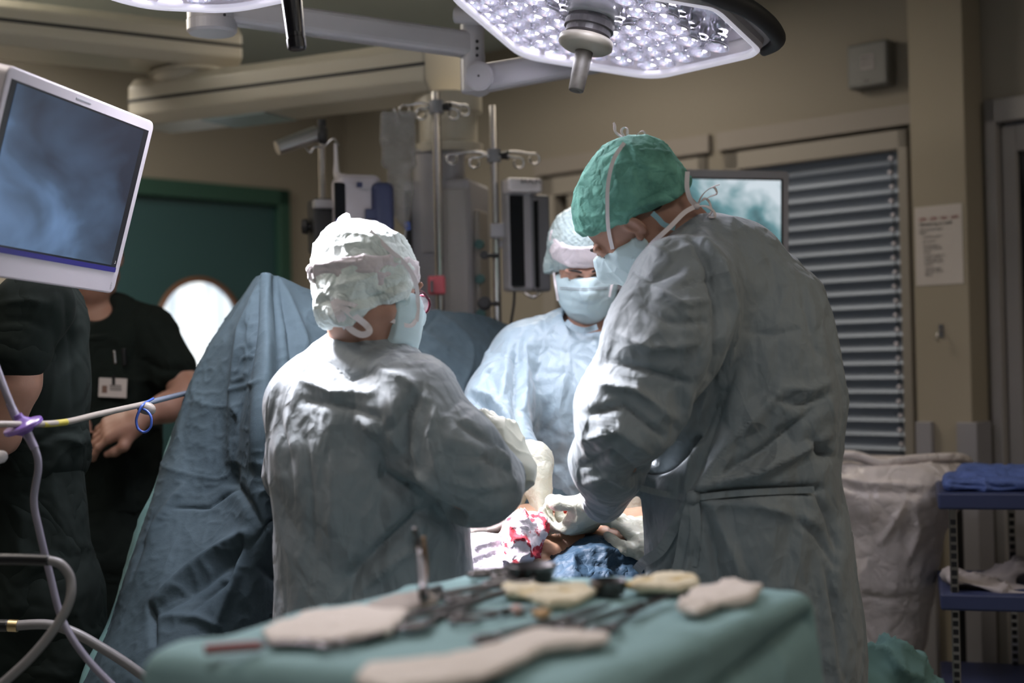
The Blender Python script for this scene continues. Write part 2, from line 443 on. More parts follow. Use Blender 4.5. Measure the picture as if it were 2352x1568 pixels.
def strokes(v, n, L, s0=1.):
    """folds sculpted along lines: (points[px,py], width px, height m[, sharp])"""
    px, py, d = proj(v); out = np.zeros(len(v))
    face = np.clip(((CAM - v) * n).sum(1) / np.linalg.norm(CAM - v, axis=1) * 3, 0, 1)
    for st in L:
        pts, w, amp = st[:3]; best = np.full(len(v), 1e9); tt = np.zeros(len(v)); m = len(pts) - 1
        for i in range(m):
            ax, ay = pts[i]; bx, by = pts[i + 1]; dx, dy = bx - ax, by - ay
            t = np.clip(((px - ax) * dx + (py - ay) * dy) / (dx * dx + dy * dy + 1e-9), 0, 1)
            dd = (px - ax - t * dx) ** 2 + (py - ay - t * dy) ** 2
            u = dd < best; best = np.where(u, dd, best); tt = np.where(u, (i + t) / m, tt)
        g = np.exp(-(best / (w * w)) ** .75); tap = np.sin(np.pi * np.clip(tt * .86 + .07, 0, 1)) ** .6
        out += amp * g * tap
    return v + n * (out * face * s0)[:, None]
# ------------------------------------------------------------------ the room: two walls meeting in a corner ahead
U = V([-.725, .688, 0]); U /= np.linalg.norm(U); Vv = V([.688, .725, 0]); Vv /= np.linalg.norm(Vv)
Z = V([0, 0, 1])
P1 = V([1.27, 4.5, 0]); K = P1 + U * 2.76
NR = -Vv; NL = V([.688, -.725, 0]); NL = -U * 1.0   # room-facing normals: right wall -Vv, left wall -U
HC = 2.6
def WR(a, n, z): return P1 + U * a + NR * n + Z * z
def WL(t, n, z): return K - Vv * t + NL * n + Z * z
def struct(name, mb, m, **kw):
    o = mb.build(name, m, **kw); o['kind'] = 'structure'; return o
AXR = [U, NR, Z]; AXL = [-Vv, NL, Z]
def wbox(mb, f, ax, a0, a1, n0, n1, z0, z1):
    return mb.box(f((a0 + a1) / 2, (n0 + n1) / 2, (z0 + z1) / 2), (abs(a1 - a0) / 2, abs(n1 - n0) / 2, abs(z1 - z0) / 2), ax)
m = MB()   # right wall with the two window openings and the door opening
T = -.12
wbox(m, WR, AXR, -4.3, 2.88, T, 0, 2.06, HC); wbox(m, WR, AXR, -.262, .70 - .70, T, 0, 0, 2.06)
wbox(m, WR, AXR, 0, 1.57, T, 0, 0, .97); wbox(m, WR, AXR, 1.57, 2.88, T, 0, 0, 2.06); wbox(m, WR, AXR, .70, .775, T, 0, .97, 2.06)
wbox(m, WR, AXR, -4.3, -1.25, T, 0, 0, 2.06)
struct('wall_right', m, WALL)
m = MB(); wbox(m, WL, AXL, 0, .33, T, 0, 0, HC); wbox(m, WL, AXL, .33, 1.42, T, 0, 2.10, HC); wbox(m, WL, AXL, 1.42, 7, T, 0, 0, HC)
struct('wall_left', m, WALL)
C1, C2 = K - Vv * 7, K - U * 7
m = MB().box((C1 + (C1 - U * 7)) / 2 + Z * HC / 2 - Vv * .06, (3.5, .06, HC / 2), AXR); struct('wall_back', m, WALL)
m = MB().box((C2 + (C1 - U * 7)) / 2 + Z * HC / 2 - U * .06, (3.5, .06, HC / 2), AXL); struct('wall_side', m, WALL)
cc = K - U * 3.5 - Vv * 3.5
struct('floor', MB().box(cc - Z * .05, (3.7, 3.7, .05), AXR), FLOORM)
struct('ceiling', MB().box(cc + Z * (HC + .05), (3.7, 3.7, .05), AXR), CEILM)
for i, (x_, y_, e_, c_) in enumerate(CEIL):
    t = empty('added_ceiling_light', (x_, y_, 2.57), 'square recessed ceiling light panel ' + ('behind the lamp with the black grip', 'above the tall surgeon', 'over the drip poles', 'above the instrument table', 'in front of the green door', 'near the back wall behind the camera', 'beside the door past the column')[i], 'ceiling light', 'dimmed ceiling light panels')
    MB().box((x_, y_, 2.59), (.31, .31, .012)).build('frame', WHITE, t)
    MB().box((x_, y_, 2.577), (.29, .29, .004)).build('diffuser', mat('diffuser', (.7, .7, .7), .5, emit=((.9, .9, .9), .5)), t)  # glowing plate of the added fill panel

# windows (frames, dark glass, boards behind)
def window(name, a0, a1, z0, z1, fw):
    m = MB()
    for (x0, x1, y0, y1) in ((a0, a1, z1 - fw, z1), (a0, a1, z0, z0 + .04), (a0, a0 + fw * .55, z0, z1), (a1 - fw, a1, z0, z1)):
        wbox(m, WR, AXR, x0, x1, -.09, .012, y0, y1)
    o = struct(name, m, TRIM, bevel=.004)
    g = MB(); wbox(g, WR, AXR, a0 + .01, a1 - .01, -.085, -.078, z0 + .03, z1 - .02); g.build('pane', GLASSD, o)
    r = MB(); wbox(r, WR, AXR, a0 - .02, a1 + .02, .002, .022, z1 + .012, z1 + .075); r.build('head_trim', mat('trim_band', (.28, .25, .225), .7), o)
    return o
w1 = window('window_1', .0, .70, .97, 2.05, .062)
w2 = window('window_2', .775, 1.57, .97, 2.05, .07)
# inner cabinet frame of the second window
g = MB()
wbox(g, WR, AXR, 1.38, 1.44, -.07, .0, .99, 2.0); g.build('mullion', TRIM, w2)
# blind
SL = mat('blind_slat', (.22, .26, .33), .42, .2)
bl = empty('window_blind', WR(.34, -.05, 1.0), 'grey-blue horizontal venetian blind with clear cord clips in the window', 'blind')
s = MB(); nsl = 22; top = 1.985; pit = .0457
for i in range(nsl):
    zc = top - .02 - i * pit
    prof = []
    for k in range(9):
        a = -1 + k / 4
        prof.append((-.020 - .016 * math.cos(a * 1.35) * 1.2 + a * -.006, zc - a * .0243))
    vs = []; 
    for aa in (.030, .655):
        for (n_, z_) in prof: vs.append(WR(aa, n_ + .0 - (0), z_))
    q = len(prof)
    vs2 = [V(v) - NR * .0016 for v in vs]
    s.add(vs + vs2, [(k, k + 1, q + k + 1, q + k) for k in range(q - 1)] + [(2 * q + k, 3 * q + k, 3 * q + k + 1, 2 * q + k + 1) for k in range(q - 1)])
s.build('slats', SL, bl, smooth=True)
m = MB(); wbox(m, WR, AXR, .03, .655, -.055, -.015, 1.985, 2.0); m.build('head_rail', GREYP, bl)
tube('cord', [WR(.062, -.004, 1.98), WR(.056, -.004, 1.5), WR(.052, -.004, 1.0)], .0022, DARK, bl, n=8)
for i in range(nsl - 1):
    z_ = top - .022 - i * pit; a_ = .061 - i * .0006 + .004 * (i % 2)
    MB().lathe(WR(a_, .0, z_), NR, [(0, .003), (.002, .0085), (.006, .0075), (.009, .003)], 10).build('cord_clip', mat('clip_clear', (.75, .72, .8), .08, .4), bl, smooth=True)
# column
m = MB(); wbox(m, WR, AXR, -.247, -.069, -.05, .12, 0, HC); struct('trim_1', m, mat('wall_paint_column', (.36, .315, .245), .9), bevel=.004)
for a0, a1, nm in ((-.125, -.072, 1), (-.252, -.205, 2)):
    m = MB(); wbox(m, WR, AXR, a0, a1, .118, .14, .2, 1.13)
    if nm == 2: wbox(m, WR, AXR, -.27, -.247, .04, .14, .2, 1.13)
    struct('trim_%d' % (nm + 1), m, mat('corner_guard', (.30, .29, .31), .5), bevel=.003)
# notice on the column
def on_col(a, z, n=.1225): return WR(a, n, z)
pp = empty('notice', on_col(-.155, 1.53), 'white paper notice with red and black text taped to the column', 'notice')
m = MB(); wbox(m, WR, AXR, -.232, -.078, .1205, .1218, 1.545, 1.785); m.build('sheet', PAPER, pp)
xr = -U
for i, w in enumerate(('OBS!', 'OBS!', 'OBS!', 'OBS!')):
    text_part('red_heading', w, on_col(-.092 - i * .0345, 1.742), xr, Z, .0125, INKR, pp)
text_part('title', 'Håndtering av avfall', on_col(-.093, 1.7265), xr, Z, .0135, INK, pp)
GRT = mat('ink_grey', (.12, .11, .11), .9)
lines = [(.093, 1.712, 24), (.093, 1.703, 10), (.102, 1.690, 18), (.102, 1.676, 12), (.105, 1.662, 19), (.105, 1.653, 18), (.105, 1.644, 6), (.107, 1.632, 18), (.107, 1.623, 18), (.107, 1.614, 17), (.107, 1.605, 9), (.109, 1.592, 17), (.109, 1.583, 18), (.109, 1.574, 6)]
words_ = 'risikoavfall skal legges i gul boks og lukkes godt etter bruk husk hansker ved all kontakt med sprøyter '
for i, (a, z_, n_) in enumerate(lines):
    st = (i * 17) % 60; text_part('text_line', (words_ * 2)[st:st + n_].strip(), on_col(-a, z_), xr, Z, .0088, GRT, pp)
hk = empty('wall_hook', on_col(-.155, 1.40), 'small metal hook on the column below the notice', 'hook')
m = MB(); wbox(m, WR, AXR, -.163, -.149, .12, .124, 1.385, 1.425); m.build('plate', CHROME, hk)
tube('hook', [WR(-.156, .124, 1.41), WR(-.156, .145, 1.40), WR(-.156, .15, 1.38), WR(-.156, .138, 1.372)], .0025, CHROME, hk)
# grey device box on the wall
bx = empty('wall_box', WR(.1, 0, 2.19), 'square grey device box with a small label high on the wall above the blind', 'device box')
m = MB(); wbox(m, WR, AXR, .035, .18, 0, .058, 2.192, 2.335); m.build('housing', mat('box_grey', (.13, .13, .125), .5), bx, bevel=.008)
m = MB(); wbox(m, WR, AXR, .082, .128, .058, .0595, 2.247, 2.295); m.build('label', mat('label_grey', (.30, .28, .28), .7), bx)
for z_ in (2.285, 2.276, 2.262): text_part('print', 'REG 44 - 10', WR(.124, .0602, z_), xr, Z, .0065, INK, bx)
text_part('logo', 'SAFE-T', WR(.126, .0592, 2.208), xr, Z, .0125, mat('label_grey', (.30, .28, .28)), bx)
# door beyond the column
m = MB(); wbox(m, WR, AXR, -.262, -.296, -.06, .02, 0, 2.10); wbox(m, WR, AXR, -.262, -1.25, -.06, .02, 2.03, 2.10); wbox(m, WR, AXR, -1.215, -1.25, -.06, .02, 0, 2.10)
struct('trim_4', m, mat('frame_grey', (.33, .31, .30), .6), bevel=.004)
m = MB(); wbox(m, WR, AXR, -.30, -.345, -.05, -.012, .02, 2.02); wbox(m, WR, AXR, -1.21, -1.12, -.05, -.012, .02, 2.02)
wbox(m, WR, AXR, -.345, -1.12, -.05, -.012, .02, .95); wbox(m, WR, AXR, -.345, -1.12, -.05, -.012, 1.94, 2.02)
d2 = struct('door_2', m, mat('frame_grey', (.33, .31, .30)), bevel=.003)
g = MB(); wbox(g, WR, AXR, -.345, -1.12, -.04, -.03, .95, 1.94); g.build('pane', GLASSD, d2)

# green door with the porthole in the left wall
m = MB(); ft = .33; zt = 2.10
wbox(m, WL, AXL, ft, ft + .06, -.10, .02, 0, zt); wbox(m, WL, AXL, 1.36, 1.42, -.10, .02, 0, zt); wbox(m, WL, AXL, ft, 1.42, -.10, .02, zt - .07, zt)
struct('trim_5', m, mat('door_frame_green', (.022, .075, .055), .5), bevel=.004)
# leaf with a round hole
tc_, zc_, rr_ = .785, 1.50, .197
N = 48; ring_ = [(tc_ + rr_ * math.cos(2 * math.pi * k / N), zc_ + rr_ * math.sin(2 * math.pi * k / N)) for k in range(N)]
t0, t1, z0, z1 = ft + .063, 1.357, .01, zt - .075
def to_rect(k):
    c, s_ = math.cos(2 * math.pi * k / N), math.sin(2 * math.pi * k / N)
    q = min(((t1 - tc_) / c if c > 1e-6 else (t0 - tc_) / c if c < -1e-6 else 99), ((z1 - zc_) / s_ if s_ > 1e-6 else (z0 - zc_) / s_ if s_ < -1e-6 else 99))
    return (tc_ + c * q, zc_ + s_ * q)
rect_ = [to_rect(k) for k in range(N)]
for (cx_, cz_) in ((t0, z0), (t1, z0), (t1, z1), (t0, z1)):
    j = min(range(N), key=lambda k: (rect_[k][0] - cx_) ** 2 + (rect_[k][1] - cz_) ** 2); rect_[j] = (cx_, cz_)
vs = [WL(a, n_, z_) for n_ in (-.012, -.052) for (a, z_) in ring_ + rect_]
fs = []
for k in range(N):
    j = (k + 1) % N
    fs += [(k, j, N + j, N + k), (2 * N + k, 3 * N + k, 3 * N + j, 2 * N + j), (k, 2 * N + k, 2 * N + j, j), (N + k, N + j, 3 * N + j, 3 * N + k)]
d1 = put('door_1', vs, fs, DOORG); d1['kind'] = 'structure'
MB().ring([WL(tc_ + (rr_ + .006) * math.cos(a), -.006, zc_ + (rr_ + .006) * math.sin(a)) for a in np.linspace(0, 2 * math.pi, 48, endpoint=False)], .012, 8, closed=True).build('porthole_rim', mat('rim_brown', (.16, .07, .035), .4), d1, smooth=True)
pm = mat('porthole_pane', (.7, .8, .9), .3)
nt = pm.node_tree; b_ = nt.nodes['Principled BSDF']; tc = nt.nodes.new('ShaderNodeTexCoord'); mp = nt.nodes.new('ShaderNodeMapping')
mp.inputs['Scale'].default_value = (14, 14, .3); nz = nt.nodes.new('ShaderNodeTexNoise'); nz.inputs['Scale'].default_value = 1.0; nz.inputs['Detail'].default_value = 1
cr = nt.nodes.new('ShaderNodeValToRGB'); cr.color_ramp.elements[0].position = .38; cr.color_ramp.elements[0].color = (.45, .55, .66, 1); cr.color_ramp.elements[1].position = .55; cr.color_ramp.elements[1].color = (.95, 1, 1, 1)
for a, b__ in ((tc.outputs['Object'], mp.inputs[0]), (mp.outputs[0], nz.inputs['Vector']), (nz.outputs[0], cr.inputs[0]), (cr.outputs[0], b_.inputs['Emission Color'])): nt.links.new(a, b__)
b_.inputs['Emission Strength'].default_value = 1.25
MB().cyl(WL(tc_, -.036, zc_), WL(tc_, -.028, zc_), rr_ + .004, n=48).build('pane', pm, d1)
m = MB(); wbox(m, WL, AXL, ft + .10, ft + .125, -.01, .03, 1.52, 1.72); m.build('pull_handle', GREYP, d1, bevel=.004)

# ------------------------------------------------------------------ ceiling pendant with two arms and a service tower
pd = empty('ceiling_pendant', at(1030, 260, 4.2), 'cream articulated ceiling pendant with two long arms and a grey service tower', 'ceiling pendant')
J = at(500, 122, 4.6); d1_ = nrm(V([-.83, -.56, 0])); A_end = J - d1_ * .03; A_far = J + d1_ * 2.1
A_far = V([A_far[0], A_far[1], J[2] + .0])
def arm(a, b, w, h, nm, cham=.03):
    d = nrm(b - a); sd = nrm(np.cross(Z, d)); L = np.linalg.norm(b - a)
    c = cham; hw, hh = w / 2, h / 2
    poly = [(-hw, -hh + c), (-hw + c, -hh), (hw - c, -hh), (hw, -hh + c), (hw, hh - c), (hw - c, hh), (-hw + c, hh), (-hw, hh - c)]
    MB().prism(poly, a, [sd, Z, d], 0, L).build(nm, CREAM, pd, bevel=.006)
    m = MB()
    for s_ in (-1, 1): m.box((a + b) / 2 + sd * s_ * (hw + .0005), (L / 2 + .001, .0015, .005), [d, sd, Z])
    m.build('groove_strip', RUBBER, pd)
arm(A_end, A_far, .26, .135, 'upper_arm')
MB().cyl(A_far + d1_ * -.2 + Z * .06, V([*(A_far + d1_ * -.2)[:2], HC]), .11, n=40).build('ceiling_mount', CREAM, pd, smooth=False)
J2 = J + d1_ * .10
B0 = at(352, 246, 4.62); B1 = at(1022, 165, 4.14); B1[2] = B0[2]
B0 = B1 + nrm(B0 - B1) * np.linalg.norm(B0 - B1)
dB = nrm(B1 - B0)
arm(B0, B1, .24, .15, 'lower_arm')
jb = B0 + dB * .16
MB().lathe(V([jb[0], jb[1], J[2] - .07]), -Z, [(0, .13), (.012, .14), (.02, .125), (.04, .12), (.05, .10), (.075, .10)], 40).build('arm_joint', CREAM, pd, smooth=False)
m = MB().box(jb + dB * .22 - Z * .0765, (.12, .085, .004), [dB, np.cross(Z, dB), Z]); m.build('reflection_plate', mat('reflection_tint', (.42, .50, .50), .25), pd, bevel=.002)  # flat pale plate standing in for a blue-white reflection under the arm
tw = at(1030, 300, 4.16); tx, ty = tw[0], tw[1]
MB().lathe(V([tx, ty, B0[2] - .07]), -Z, [(0, .10), (.05, .10), (.055, .085), (.14, .085), (.145, .10), (.17, .10)], 40).build('swivel_neck', CREAM, pd)
MB().lathe(V([tx - .03, ty, B0[2] - .23]), -Z, [(0, .075), (.012, .082), (.015, .076), (.30, .076)], 40).build('tower_neck', GREYW, pd, smooth=False)
AXT = [nrm(V([.97, -.25, 0])), nrm(V([.25, .97, 0])), Z]
tc3 = V([tx - .01, ty + .04, 0])
m = MB().box(tc3 + Z * (1.10 + .38 + .01), (.10, .11, .38), AXT); m.build('service_tower', GREYW, pd, bevel=.012)
m = MB().box(tc3 - AXT[1] * .112 - AXT[0] * .083 + Z * 1.48, (.009, .004, .36), AXT); m.build('cable_slot', RUBBER, pd)
m = MB().box(tc3 - AXT[1] * .115 + AXT[0] * .045 + Z * 1.48, (.05, .006, .36), AXT); m.build('front_cover', mat('cover_grey', (.33, .31, .30), .45), pd, bevel=.004)
m = MB().box(tc3 + AXT[0] * .108 - AXT[1] * .02 + Z * 1.45, (.008, .05, .33), AXT); m.build('side_rail', TRIM, pd, bevel=.003)
for i in range(5):
    MB().cyl(tc3 + AXT[0] * .118 - AXT[1] * .07 + Z * (1.68 - i * .1), tc3 + AXT[0] * .118 - AXT[1] * .085 + Z * (1.68 - i * .1), .014, n=16).build('gas_outlet', mat('outlet_teal', (.05, .13, .13), .5), pd)
m = MB().box(tc3 - AXT[1] * .16 + Z * 1.06, (.2, .14, .02), AXT); m.build('tower_tray', GREYW, pd, bevel=.006)

# ------------------------------------------------------------------ drip poles and devices
def hook_arm(c, dx, parent, r=.0035):
    """wire arm ending in a curled hook"""
    c = V(c); e = c + RX * dx; q = nrm(RX) * (1 if dx > 0 else -1)
    pts = [c, c + q * abs(dx) * .45 + Z * .012, e + Z * .006 - q * .01]
    for k in range(9):
        a = math.pi * .5 - k * math.pi * 2 / 9 * .95
        pts.append(e + q * (.014 * math.cos(a) + .004) + Z * (.014 * math.sin(a) - .008) + FW * .002 * k)
    tube('hook', pts, r, CHROME, parent, n=8, k=4)
def drip_pole(px, y0, y1, d, r, hy, span, label, base_z=0.0, crossbar=True):
    top = at(px, y0, d); t = empty('drip_pole', (top[0], top[1], base_z), label, 'drip pole')
    bot = V([top[0], top[1], base_z])
    MB().cyl(bot, top, r, n=20).build('pole', CHROME, t, smooth=False)
    if base_z < .1:
        for k in range(5):
            a = k * 2 * math.pi / 5 + .4; e = bot + V([math.cos(a), math.sin(a), 0]) * .24
            g = tube('leg', [bot + Z * .09, bot + (e - bot) * .5 + Z * .075, e + Z * .055], .011, CHROME, t, n=10)
            MB().cyl(e + Z * .027 - V([0, .012, 0]), e + Z * .027 + V([0, .012, 0]), .027, n=16).build('castor', RUBBER, g)
    h = at(px, hy, d); h = V([top[0], top[1], h[2]])
    MB().cyl(h - Z * .018, h + Z * .018, r + .008, n=20).build('collar', GREYP, t)
    for sx in span: hook_arm(h, sx, t)
    hook_arm(h - Z * .012 - FW * .01, span[0] * .45, t); hook_arm(h - Z * .012 - FW * .01, span[1] * .6, t)
    MB().cyl(h + RX * .012, h + RX * .04 - FW * .012, .009, .013, n=14).build('knob', RUBBER, t)
    return t
pA = drip_pole(1001, 212, 730, 3.98, .0125, 246, (-.085, .075), 'chrome drip pole with a red clamp holding a clear fluid bag')
m = MB().box(at(1003, 655, 3.965), (.024, .018, .026)); m.build('clamp', REDP, pA, bevel=.005)
m = MB().box(at(992, 658, 3.93), (.0035, .01, .016)); m.build('clamp_slot', DARK, pA)
pB = drip_pole(1132, 243, 740, 4.0, .0115, 358, (-.115, .11), 'chrome drip pole with a bare hook ring beside the tall pump rack')
m = MB().box(at(1143, 530, 3.98), (.021, .016, .02)); m.build('clamp', GREYW, pB, bevel=.004)
for (a, b_) in ((1112, 586), (1113, 697)):
    q = at(a, b_, 3.97); MB().lathe(q, -FW, [(0, .010), (.004, .020 if b_ > 600 else .012), (.016, .020 if b_ > 600 else .012), (.02, .012)], 20).build('knob', RUBBER, pB)
    MB().cyl(q + FW * .004, q + RX * .04 + FW * .01, .006).build('knob_stem', DARK, pB)
# fluid bag
S = Shape(); bt = at(915, 262, 3.95)
fb = empty('fluid_bag', at(920, 500, 3.95), 'clear crumpled infusion bag hanging from the pole with the red clamp', 'infusion bag')
S.rbox(at(915, 318, 3.95), (.048, .012, .075), .011, k=.02).ell(at(918, 430, 3.95), (.035, .022, .085), k=.03).cap(at(925, 480, 3.95), at(932, 520, 3.95), .018, .008, k=.02)
v, q = S.mesh(.005); n = normals(v, q); v = v + n * ((crumple(v, 28, 3) * .006)[:, None])
put('bag', v, q, mat('bag_film', (.40, .40, .40), .1, alpha=.42, spec=.9, bump=[(30, .6, 'crease')]), fb, smooth=True)
tube('hang_strap', [at(905, 250, 3.96), at(908, 262, 3.95), at(914, 285, 3.95)], .004, CLEAR, fb)
m = MB().cyl(at(935, 510, 3.95), at(937, 528, 3.95), .008); m.build('port', BLUEP, fb)
tube('drip_line', [at(933, 520, 3.95), at(930, 560, 3.95), at(936, 620, 3.97), at(925, 700, 4.0), at(930, 790, 4.0)], .003, CLEAR, fb)
# tall pump rack on the second pole
pr = empty('infusion_pump_rack', at(1200, 680, 3.97), 'tall white infusion pump with a black vertical display beside the bare-hooked pole', 'infusion pump')
AXP = [nrm(V([.94, .34, 0])), nrm(V([-.34, .94, 0])), Z]
m = MB().box(at(1190, 540, 3.98), (.040, .03, .158), AXP); m.build('housing', GREYW, pr, bevel=.01)
m = MB().box(at(1200, 428, 3.95), (.05, .03, .020), AXP); m.build('top_cap', WHITE, pr, bevel=.008)
text_part('logo', 'BRAUN', at(1196, 421, 3.90), AXP[0], Z, .018, INK, pr)
m = MB().box(at(1188, 553, 3.94), (.020, .003, .126), AXP); m.build('display', GLASSD, pr, bevel=.002)
m = MB().box(at(1170, 437, 3.945), (.006, .003, .008), AXP); m.build('button', DARK, pr)
m = MB().box(at(1236, 560, 3.99), (.028, .028, .135), AXP); m.build('side_module', mat('module_grey', (.16, .16, .17), .3), pr, bevel=.008)
m = MB().box(at(1232, 560, 3.955), (.006, .003, .12), AXP); m.build('side_window', GLASSD, pr)
tube('handle', [at(1205, 672, 3.95), at(1225, 682, 3.94), at(1243, 670, 3.95)], .005, CHROME, pr)
tube('cable', [at(1182, 660, 3.97), at(1180, 700, 3.97), at(1172, 750, 3.98), at(1165, 800, 4.0)], .004, RUBBER, pr)
m = MB().bar(at(1145, 560, 4.0), at(1190, 560, 3.99), .02, .02); m.build('bracket', GREYP, pr)
# pump and its pole at the far side
pc = empty('device_pole', V([*at(738, 300, 3.95)[:2], 0]), 'thin steel pole with a black joint carrying a chrome tube head', 'device pole')
t_ = at(738, 288, 3.95); MB().cyl(V([t_[0], t_[1], 0.02]), t_, .010, n=16).build('pole', CHROME, pc)
MB().cyl(V([t_[0], t_[1], 0.0]), V([t_[0], t_[1], .03]), .19, .17, n=32).build('base', GREYP, pc)
MB().lathe(at(738, 310, 3.945) + RX * -.006, RX, [(0, .02), (.004, .026), (.018, .026), (.022, .018)], 20).build('joint', RUBBER, pc)
MB().cyl(at(739, 275, 3.95), at(739, 300, 3.95), .012).build('joint_cap', RUBBER, pc)
MB().cyl(at(636, 340, 3.9), at(728, 308, 3.95), .020, .024, n=28).build('tube_head', mat('brushed_tube', (.45, .43, .42), .3, 1.), pc)
tube('wire_loop', [at(700, 335, 3.93), at(712, 350, 3.93), at(722, 338, 3.93), at(745, 335, 3.94), at(765, 318, 3.94), at(778, 335, 3.94)], .003, CHROME, pc, n=8)
ip = empty('infusion_pump', at(820, 600, 3.9), 'white infusion pump with a dark screen clamped to the thin steel pole', 'infusion pump')
AXI = [nrm(V([.93, .36, 0])), nrm(V([-.36, .93, 0])), Z]
m = MB().box(at(820, 500, 3.9), (.062, .05, .115), AXI); m.build('housing', BEZEL, ip, bevel=.022, seg=4)
m = MB().box(at(872, 510, 3.9), (.030, .055, .105), AXI); m.build('side_shell', NAVYP, ip, bevel=.018, seg=3)
m = MB().box(at(786, 480, 3.84), (.021, .005, .072), AXI); m.build('screen', GLASSD, ip, bevel=.004)
m = MB().box(at(787, 512, 3.832), (.018, .002, .010), AXI); m.build('lit_line', mat('screen_line', (.1, .1, .3), .4, emit=((.25, .25, .6), .18)), ip)
for (a, b_, s_) in ((826, 424, .008), (852, 492, .016)):
    m = MB().box(at(a, b_, 3.842), (s_, .004, s_ * .9), AXI); m.build('key', NAVYP, ip, bevel=.003)
m = MB().box(at(740, 520, 3.95), (.034, .04, .075), AXI); m.build('pole_clamp', RUBBER, ip, bevel=.01)
m = MB().box(at(742, 470, 3.92), (.03, .03, .012), AXI); m.build('clamp_bar', GREYW, ip, bevel=.004)
MB().lathe(at(718, 520, 3.93), -RX, [(0, .006), (.010, .008), (.014, .022), (.028, .020)], 20).build('clamp_knob', RUBBER, ip)
tube('carry_hook', [at(770, 330, 3.94), at(772, 370, 3.93), at(774, 400, 3.92), at(785, 410, 3.9)], .007, WHITE, ip, radii=[.004, .006, .010, .016])

# ------------------------------------------------------------------ display behind the tall surgeon
def picture(name, base, c1, c2, c3, sc, strength, grad):
    m = bpy.data.materials.new(name); m.use_nodes = True; nt = m.node_tree; b = nt.nodes['Principled BSDF']
    b.inputs['Base Color'].default_value = (.01, .01, .012, 1); b.inputs['Roughness'].default_value = .25
    tc = nt.nodes.new('ShaderNodeTexCoord'); mp = nt.nodes.new('ShaderNodeMapping'); mp.inputs['Scale'].default_value = grad[3]
    n1 = nt.nodes.new('ShaderNodeTexNoise'); n1.inputs['Scale'].default_value = sc; n1.inputs['Detail'].default_value = 3.5; n1.inputs['Roughness'].default_value = .5; n1.inputs['Distortion'].default_value = .4
    sp = nt.nodes.new('ShaderNodeSeparateXYZ'); L = nt.links.new
    L(tc.outputs['Generated'], mp.inputs[0]); L(mp.outputs[0], n1.inputs['Vector']); L(tc.outputs['Generated'], sp.inputs[0])
    gx = nt.nodes.new('ShaderNodeMath'); gx.operation = 'MULTIPLY'; gx.inputs[1].default_value = grad[0]; L(sp.outputs[0], gx.inputs[0])
    gz = nt.nodes.new('ShaderNodeMath'); gz.operation = 'MULTIPLY_ADD'; gz.inputs[1].default_value = grad[1]; L(sp.outputs[2], gz.inputs[0]); L(gx.outputs[0], gz.inputs[2])
    nn = nt.nodes.new('ShaderNodeMath'); nn.operation = 'MULTIPLY_ADD'; nn.inputs[1].default_value = 1.5; nn.inputs[2].default_value = -.75 + grad[2]; L(n1.outputs[0], nn.inputs[0])
    ad = nt.nodes.new('ShaderNodeMath'); ad.operation = 'ADD'; L(nn.outputs[0], ad.inputs[0]); L(gz.outputs[0], ad.inputs[1])
    r = nt.nodes.new('ShaderNodeValToRGB'); e = r.color_ramp.elements; e[0].position = .1; e[0].color = (*c1, 1); e[1].position = .9; e[1].color = (*c3, 1)
    k = r.color_ramp.elements.new(.5); k.color = (*c2, 1)
    L(ad.outputs[0], r.inputs[0]); L(r.outputs[0], b.inputs['Emission Color']); b.inputs['Emission Strength'].default_value = strength
    return m
def frame_axes(o, x, y):
    x = nrm(x); y = nrm(V(y) - x * np.dot(x, y)); return x, y, np.cross(x, y)
def panel(mb, o, ax, x0, x1, y0, y1, z0, z1):
    return mb.box(o + ax[0] * (x0 + x1) / 2 + ax[1] * (y0 + y1) / 2 + ax[2] * (z0 + z1) / 2, (abs(x1 - x0) / 2, abs(y1 - y0) / 2, abs(z1 - z0) / 2), ax)
def rrect(x0, x1, y0, y1, r, n=6):
    out = []
    for (cx, cy, a0) in ((x1 - r, y1 - r, 0), (x0 + r, y1 - r, 90), (x0 + r, y0 + r, 180), (x1 - r, y0 + r, 270)):
        for k in range(n + 1):
            a = math.radians(a0 + 90 * k / n); out.append((cx + r * math.cos(a), cy + r * math.sin(a)))
    return out
o2 = at(1812, 393, 3.9); ax2 = frame_axes(o2, cdir(1, -.005, -.12), Z)   # top corner, x to the right
mo2 = empty('display_monitor', V([*at(1620, 600, 3.95)[:2], 0]), 'grey-framed display with a pale teal picture behind the tall surgeon', 'monitor')
MB().prism(rrect(-.52, 0, -.33, 0, .012), o2, ax2, -.05, 0).build('housing', GREYW, mo2, bevel=.003)
m = MB(); panel(m, o2, ax2, -.50, -.017, -.31, -.022, .0, .002); m.build('bezel', DARK, mo2)
m = MB(); panel(m, o2, ax2, -.495, -.024, -.30, -.027, .002, .004)
m.build('screen', picture('picture_scope', None, (.03, .05, .06), (.13, .27, .30), (.62, .70, .76), 3.2, 1.0, (.55, .95, -.48, (1, 1, 1))), mo2)
sp_ = o2 + ax2[0] * -.26 + ax2[1] * -.3 + ax2[2] * -.06
MB().cyl(V([sp_[0], sp_[1], .03]), sp_ + Z * .12, .022).build('stand', GREYP, mo2); MB().cyl(V([sp_[0], sp_[1], 0]), V([sp_[0], sp_[1], .04]), .24, .2, n=32).build('base', GREYP, mo2)
